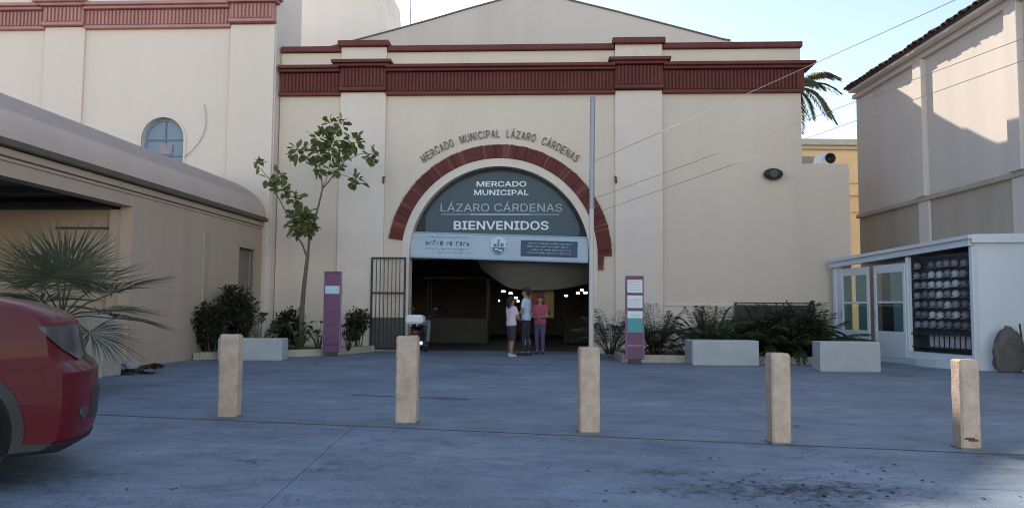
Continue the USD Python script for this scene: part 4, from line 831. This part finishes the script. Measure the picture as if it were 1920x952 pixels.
B3 = mf(loft(green, .86, np.r_[-1, -.97, -.9, -.6, 0, .6, .9, .97, 1], .35, .22)); B4 = mf(loft(green, .86, np.r_[-1, -.97, -.9, -.6, 0, .6, .9, .97, 1], .35, .22, grow=.006))
part('cabin', tm(B3), CARRED, car, smooth=32)
for s in (-1, 1):
    for a, b, c, d in ((-1.75, -2.55, -1.48, -2.55), (-2.62, -3.3, -2.62, -3.35), (-3.37, -3.75, -3.42, -3.95)):
        part('side_window', tm(B4 ^ mf(xz(Polygon([(a, 1.62), (b, 1.62), (d, 1.3), (c, 1.3)]), *((-1, -.55) if s < 0 else (.55, 1))))), DARKGL, car, smooth=30)
part('windscreen', tm(B4 ^ mf(xz(Polygon([(-.9, 1.24), (-1.15, 1.24), (-1.86, 1.62), (-1.7, 1.7)]), -.72, .72))), DARKGL, car, smooth=30)
part('rear_window', tm(B4 ^ mf(xz(Polygon([(-3.9, 1.6), (-4.4, 1.6), (-4.4, 1.3), (-4.1, 1.3)]), -.62, .62))), DARKGL, car, smooth=30)
for s in (-1, 1):
    mi = trimesh.creation.icosphere(3, 1.0); mi.apply_scale((.09, .11, .075)); part('side_mirror', moved(mi, -1.5, s * .98, 1.33), CARRED, car, smooth=True)
    part('tail_light', tm(B1 ^ mf(bx(-4.5, -4.0, *((-1, -.6) if s < 0 else (.6, 1)), .92, 1.15))), REDLENS, car, smooth=30)
    for a in (-1.42, -2.58, -3.32): part('door_gap', tm(mf(bx(a - .004, a + .004, *((-.95, -.6) if s < 0 else (.6, .95)), .32, 1.24)) ^ mf(loft(dense, .9, ST, .20, grow=.002))), CARBLK, car)
for ax in AX:
    for s in (-1, 1):
        pr_ = np.array([(.22, -.10), (.31, -.105), (.335, -.085), (.345, -.05), (.345, .05), (.335, .085), (.31, .105), (.22, .10)])
        ty = trimesh.creation.revolve(np.vstack([pr_, pr_[:1]]), sections=40); ty.apply_transform(trimesh.transformations.rotation_matrix(math.pi / 2, [1, 0, 0]))
        w_ = part('wheel', moved(ty, ax, s * .79, .345), RUBBER, car, smooth=40)
        part('rim', [moved(cyl(.225, .03, 32, axis='y'), ax, s * .80, .345), moved(cyl(.05, .06, 16, axis='y'), ax, s * .86, .345)], CARBLK, w_)
        sp_ = []
        for k in range(5):
            b_ = bx(.03, .215, -.02, .02, -.022, .022, .006); b_.apply_transform(trimesh.transformations.rotation_matrix(k * 2 * math.pi / 5 + .3, [0, 1, 0])); sp_.append(moved(b_, ax, s * .855, .345))
        part('spokes', sp_, ALLOY, w_)

# ---------------------------------------------------------------- scooter in the doorway
sc = thing('parked_scooter', 'dark scooter with a white top box parked at the left jamb', 'scooter', (-2.25, 22.1, 0), 84)
def wheel(x):
    t_ = trimesh.creation.torus(.20, .055, 28, 12); t_.apply_transform(trimesh.transformations.rotation_matrix(math.pi / 2, [1, 0, 0])); w_ = part('wheel', moved(t_, x, 0, .255), RUBBER, sc, smooth=True); part('rim', moved(cyl(.15, .05, 24, axis='y'), x, 0, .255), STEEL, w_)
wheel(-.62); wheel(.62)
SCB = mat('scooter_black', (.02, .02, .024), .3, coat=.6)
hull_ = lambda *s: trimesh.convex.convex_hull(np.vstack([trimesh.creation.icosphere(2, r).vertices * np.array(sc_) + np.array(c_) for c_, r, sc_ in s]))
part('body', [hull_(((-.75, 0, .58), .1, (1, 1.1, .7)), ((-.2, 0, .55), .16, (1, 1, .9)), ((-.35, 0, .38), .14, (1, 1, 1))), hull_(((-.2, 0, .3), .1, (1, 1.5, .5)), ((.3, 0, .28), .1, (1, 1.5, .5))), hull_(((.34, 0, .3), .08, (.6, 2.2, 1)), ((.42, 0, .85), .08, (.6, 2.4, 1)))], SCB, sc, smooth=40)
part('seat', hull_(((-.72, 0, .74), .08, (1, 1.4, .5)), ((-.1, 0, .72), .09, (1, 1.4, .5))), CARBLK, sc, smooth=40)
part('top_box', bx(-1.02, -.62, -.24, .24, .80, 1.04, .06), WHITEP, sc); part('box_rack', [bx(-.98, -.55, -.1, -.07, .74, .80), bx(-.98, -.55, .07, .1, .74, .80)], STEEL, sc)
part('handlebar', tube([(.30, -.34, 1.02), (.36, -.12, .98), (.36, .12, .98), (.30, .34, 1.02)], .018, 8), BLACK, sc); part('steering_column', tube([(.62, 0, .3), (.40, 0, .98)], .03, 8), STEEL, sc)
for s in (-1, 1):
    e = trimesh.creation.icosphere(2, 1.0); e.apply_scale((.015, .06, .04)); part('mirror', [moved(e, .3, s * .32, 1.2), tube([(.33, s * .25, 1.0), (.3, s * .32, 1.18)], .008, 5)], BLACK, sc)
part('tail_light', bx(-.87, -.83, -.07, .07, .55, .62, .01), REDLENS, sc); part('number_plate', bx(-.90, -.885, -.10, .10, .36, .50, .004), WHITEP, sc); part('fender', hull_(((-.88, 0, .35), .03, (1, 3, 1)), ((-.78, 0, .52), .03, (1, 3, 1))), SCB, sc)
part('exhaust', tube([(-.2, -.16, .24), (-.85, -.17, .30)], .05, 12), CHROME, sc); part('stand', tube([(-.1, .1, .28), (-.14, .26, .02)], .012, 6), STEEL, sc)

# ---------------------------------------------------------------- people
SKIN = mat('skin', (.30, .16, .10), .55, .08, 12, 80)
def sph(c, r, s=(1, 1, 1)): return trimesh.creation.icosphere(2, r).vertices * np.array(s) + np.asarray(c)
def H(*pts): return manifold3d.Manifold.hull_points(np.vstack(pts).astype(np.float64))
def solid(bones, edge, it=6):
    M = bones[0]
    for b in bones[1:]: M = M + b
    m = tm(M.refine_to_length(edge)); trimesh.smoothing.filter_taubin(m, .5, -.53, it); return m
def person(lab, loc, rot, height, arms, colors, short=False, hairlen=0.0, skirt=False, slim=1.0, leg=.06, head=0.0):
    """local: facing +x; arms = (elbow, wrist) for left (+y) and right (-y), in a 1.75 m body"""
    k = height / 1.75; o = thing('person', lab, 'person', loc, rot)
    sh = .185 * slim; W = slim
    J = dict(hip=.095 * W, kn=(.02, .10, .50), an=(-.02, .105, .09))
    arm_j = []
    for s, (el, wr) in zip((1, -1), arms): arm_j.append((V(0, s * sh, 1.42), V(el[0], s * el[1], el[2]), V(wr[0], s * wr[1], wr[2]), s))
    legs = [(V(0, s * J['hip'], .92), V(.02 + (leg if s > 0 else -leg) * .5, s * .10, .50), V(-.02 + (leg if s > 0 else -leg), s * .105, .085), s) for s in (1, -1)]
    hx = .02
    body_ = [H(sph((0, .07 * W, .95), .115, (.85, 1, 1)), sph((0, -.07 * W, .95), .115, (.85, 1, 1)), sph((0.01, .05 * W, 1.10), .10, (.85, 1, 1)), sph((.01, -.05 * W, 1.10), .10, (.85, 1, 1))),
             H(sph((.01, .05 * W, 1.10), .10, (.85, 1, 1)), sph((.01, -.05 * W, 1.10), .10, (.85, 1, 1)), sph((0, .10 * W, 1.33), .105, (.85, 1, 1)), sph((0, -.10 * W, 1.33), .105, (.85, 1, 1))),
             H(sph((0, sh * .8, 1.41), .065), sph((0, -sh * .8, 1.41), .065), sph((0, .08, 1.36), .1), sph((0, -.08, 1.36), .1)), H(sph((0, 0, 1.40), .065), sph((.015, 0, 1.53), .052)),
             H(sph((.0, 0, 1.655), .098, (1, .82, 1)), sph((.025, 0, 1.60), .082, (1, .80, 1)), sph((.05, 0, 1.555), .042)), H(sph((.10, 0, 1.63), .012), sph((.118, 0, 1.602), .015), sph((.10, 0, 1.598), .02)),
             H(sph((.0, .086, 1.62), .022, (.6, .5, 1.3)), sph((0, .08, 1.62), .018)), H(sph((.0, -.086, 1.62), .022, (.6, .5, 1.3)), sph((0, -.08, 1.62), .018))]
    for s_, e_, w_, s in arm_j:
        body_ += [H(sph(s_, .052), sph(e_, .04)), H(sph(e_, .04), sph(w_, .028))]
        d = (w_ - e_) / np.linalg.norm(w_ - e_); side = np.cross(d, V(0, 0, 1) if abs(d[2]) < .8 else V(1, 0, 0)); side /= np.linalg.norm(side); nrm = np.cross(side, d)
        pc = w_ + d * .045; body_.append(H(sph(w_, .024), sph(pc + side * .03 + d * .04, .014), sph(pc - side * .03 + d * .04, .014)))
        for q in range(4):
            b0 = pc + d * .042 + side * (.03 - .02 * q); ln = (.036, .042, .04, .03)[q]; b1 = b0 + d * ln - nrm * .006; b2 = b1 + d * ln * .7 - nrm * .022
            body_ += [H(sph(b0, .0095), sph(b1, .009)), H(sph(b1, .009), sph(b2, .008))]
        t0 = w_ + d * .025 + side * .024; t1 = t0 + side * .028 + d * .025; body_ += [H(sph(t0, .012), sph(t1, .010)), H(sph(t1, .010), sph(t1 + d * .028, .009))]
    for h, kn, an, s in legs:
        body_ += [H(sph(h, .088 * W), sph(kn, .055)), H(sph(kn, .055), sph(kn + (an - kn) * .35 + V(-.02, 0, 0), .053), sph(an, .035)), H(sph(an, .036), sph(an + V(.03, 0, -.05), .034), sph(an + V(.15, s * .02, -.06), .022), sph(an + V(-.04, 0, -.06), .025))]
    sc_ = lambda m: (m.apply_scale(k), m)[1]
    part('body', sc_(solid(body_, .022)), SKIN, o, smooth=True)
    g = .014
    shirt = [H(sph((0, .075 * W, .93), .115 + g, (.9, 1, .5)), sph((0, -.075 * W, .93), .115 + g, (.9, 1, .5)), sph((0.01, .055 * W, 1.10), .105 + g, (.88, 1, 1)), sph((.01, -.055 * W, 1.10), .105 + g, (.88, 1, 1))),
             H(sph((.01, .055 * W, 1.10), .105 + g, (.88, 1, 1)), sph((.01, -.055 * W, 1.10), .105 + g, (.88, 1, 1)), sph((0, .10 * W, 1.33), .108 + g, (.88, 1, 1)), sph((0, -.10 * W, 1.33), .108 + g, (.88, 1, 1))),
             H(sph((0, sh * .8, 1.41), .066 + g), sph((0, -sh * .8, 1.41), .066 + g), sph((0, .08, 1.36), .1 + g), sph((0, -.08, 1.36), .1 + g))]
    for s_, e_, w_, s in arm_j: shirt.append(H(sph(s_, .056 + g), sph(s_ + (e_ - s_) * .55, .052 + g)))
    part('shirt', sc_(solid(shirt, .03)), colors[0], o, smooth=True)
    tr = [H(sph((0, .07 * W, .94), .115 + g * .4, (.88, 1, .7)), sph((0, -.07 * W, .94), .115 + g * .4, (.88, 1, .7)), sph((0, 0, .84), .09))]
    for h, kn, an, s in legs:
        tr.append(H(sph(h, .092 * W + g * .6), sph(kn, .062 + g * (1.6 if short else .4))))
        if not short: tr.append(H(sph(kn, .062 + g * .4), sph(an + V(0, 0, .04), .052)))
    part('shorts' if short else 'trousers', sc_(solid(tr, .03)), colors[1], o, smooth=True)
    for h, kn, an, s in legs:
        part('shoe', sc_(solid([H(sph(an + V(-.045, 0, -.05), .035), sph(an + V(.06, s * .008, -.045), .04), sph(an + V(.17, s * .022, -.06), .025), sph(an + V(-.03, 0, 0), .03))], .02, 3)), colors[3], o, smooth=True)
    hr = [H(sph((-.02, 0, 1.675), .104, (1, .88, 1)), sph((-.045, 0, 1.63), .085, (1, .95, 1)), sph((.045, 0, 1.715), .055, (1, 1.2, .7)))]
    if hairlen: hr.append(H(sph((-.07, 0, 1.66), .075, (.8, 1.1, 1)), sph((-.095, 0, 1.66 - hairlen), .045, (.7, 1.5, 1))))
    part('hair', sc_(solid(hr, .025, 4)), colors[2], o, smooth=True)
    for s in (-1, 1): part('eye', sc_(moved(trimesh.creation.icosphere(2, .011), .093, s * .032, 1.638)), BLACK, o, smooth=True)
    part('mouth', sc_(bx(.094, .103, -.022, .022, 1.566, 1.574, .003)), mat('lips', (.22, .08, .07), .5), o)
    return o
cl = lambda n, c: mat('cloth_' + n, c, .85, .12, 9, 120, .4)
person('young person in white and pink shirt and dark shorts, leftmost of three', (.20, 20.5, 0), 35, 1.52, [((.10, .24, 1.13), (.26, .10, 1.16)), ((.08, .24, 1.12), (.27, .05, 1.08))], (cl('pink_white', (.62, .50, .60)), cl('dark_shorts', (.03, .03, .04)), cl('black_hair', (.012, .01, .01)), cl('pale_shoes', (.60, .48, .48))), short=True, hairlen=.22, slim=.9)
person('person in light blue shirt and dark trousers, middle of three', (.60, 21.2, 0), 165, 1.77, [((.06, .25, 1.12), (.24, .20, 1.02)), ((-.03, .25, 1.13), (.06, .26, .88))], (cl('light_blue', (.42, .55, .72)), cl('dark_navy', (.02, .022, .035)), cl('black_hair', (.012, .01, .01)), cl('dark_shoes', (.02, .02, .02))), slim=1.0, leg=.05)
person('person in red and pink blouse and purple-blue jeans, rightmost of three', (1.0, 21.9, 0), -110, 1.58, [((.12, .24, 1.13), (.26, .06, 1.12)), ((.12, .24, 1.13), (.27, .02, 1.08))], (cl('red_pink', (.40, .07, .13)), cl('purple_jeans', (.09, .07, .14)), cl('brown_hair', (.03, .018, .012)), cl('dark_shoes', (.02, .02, .02))), hairlen=.2, slim=.95)
print('prims', len(list(stage.Traverse())))
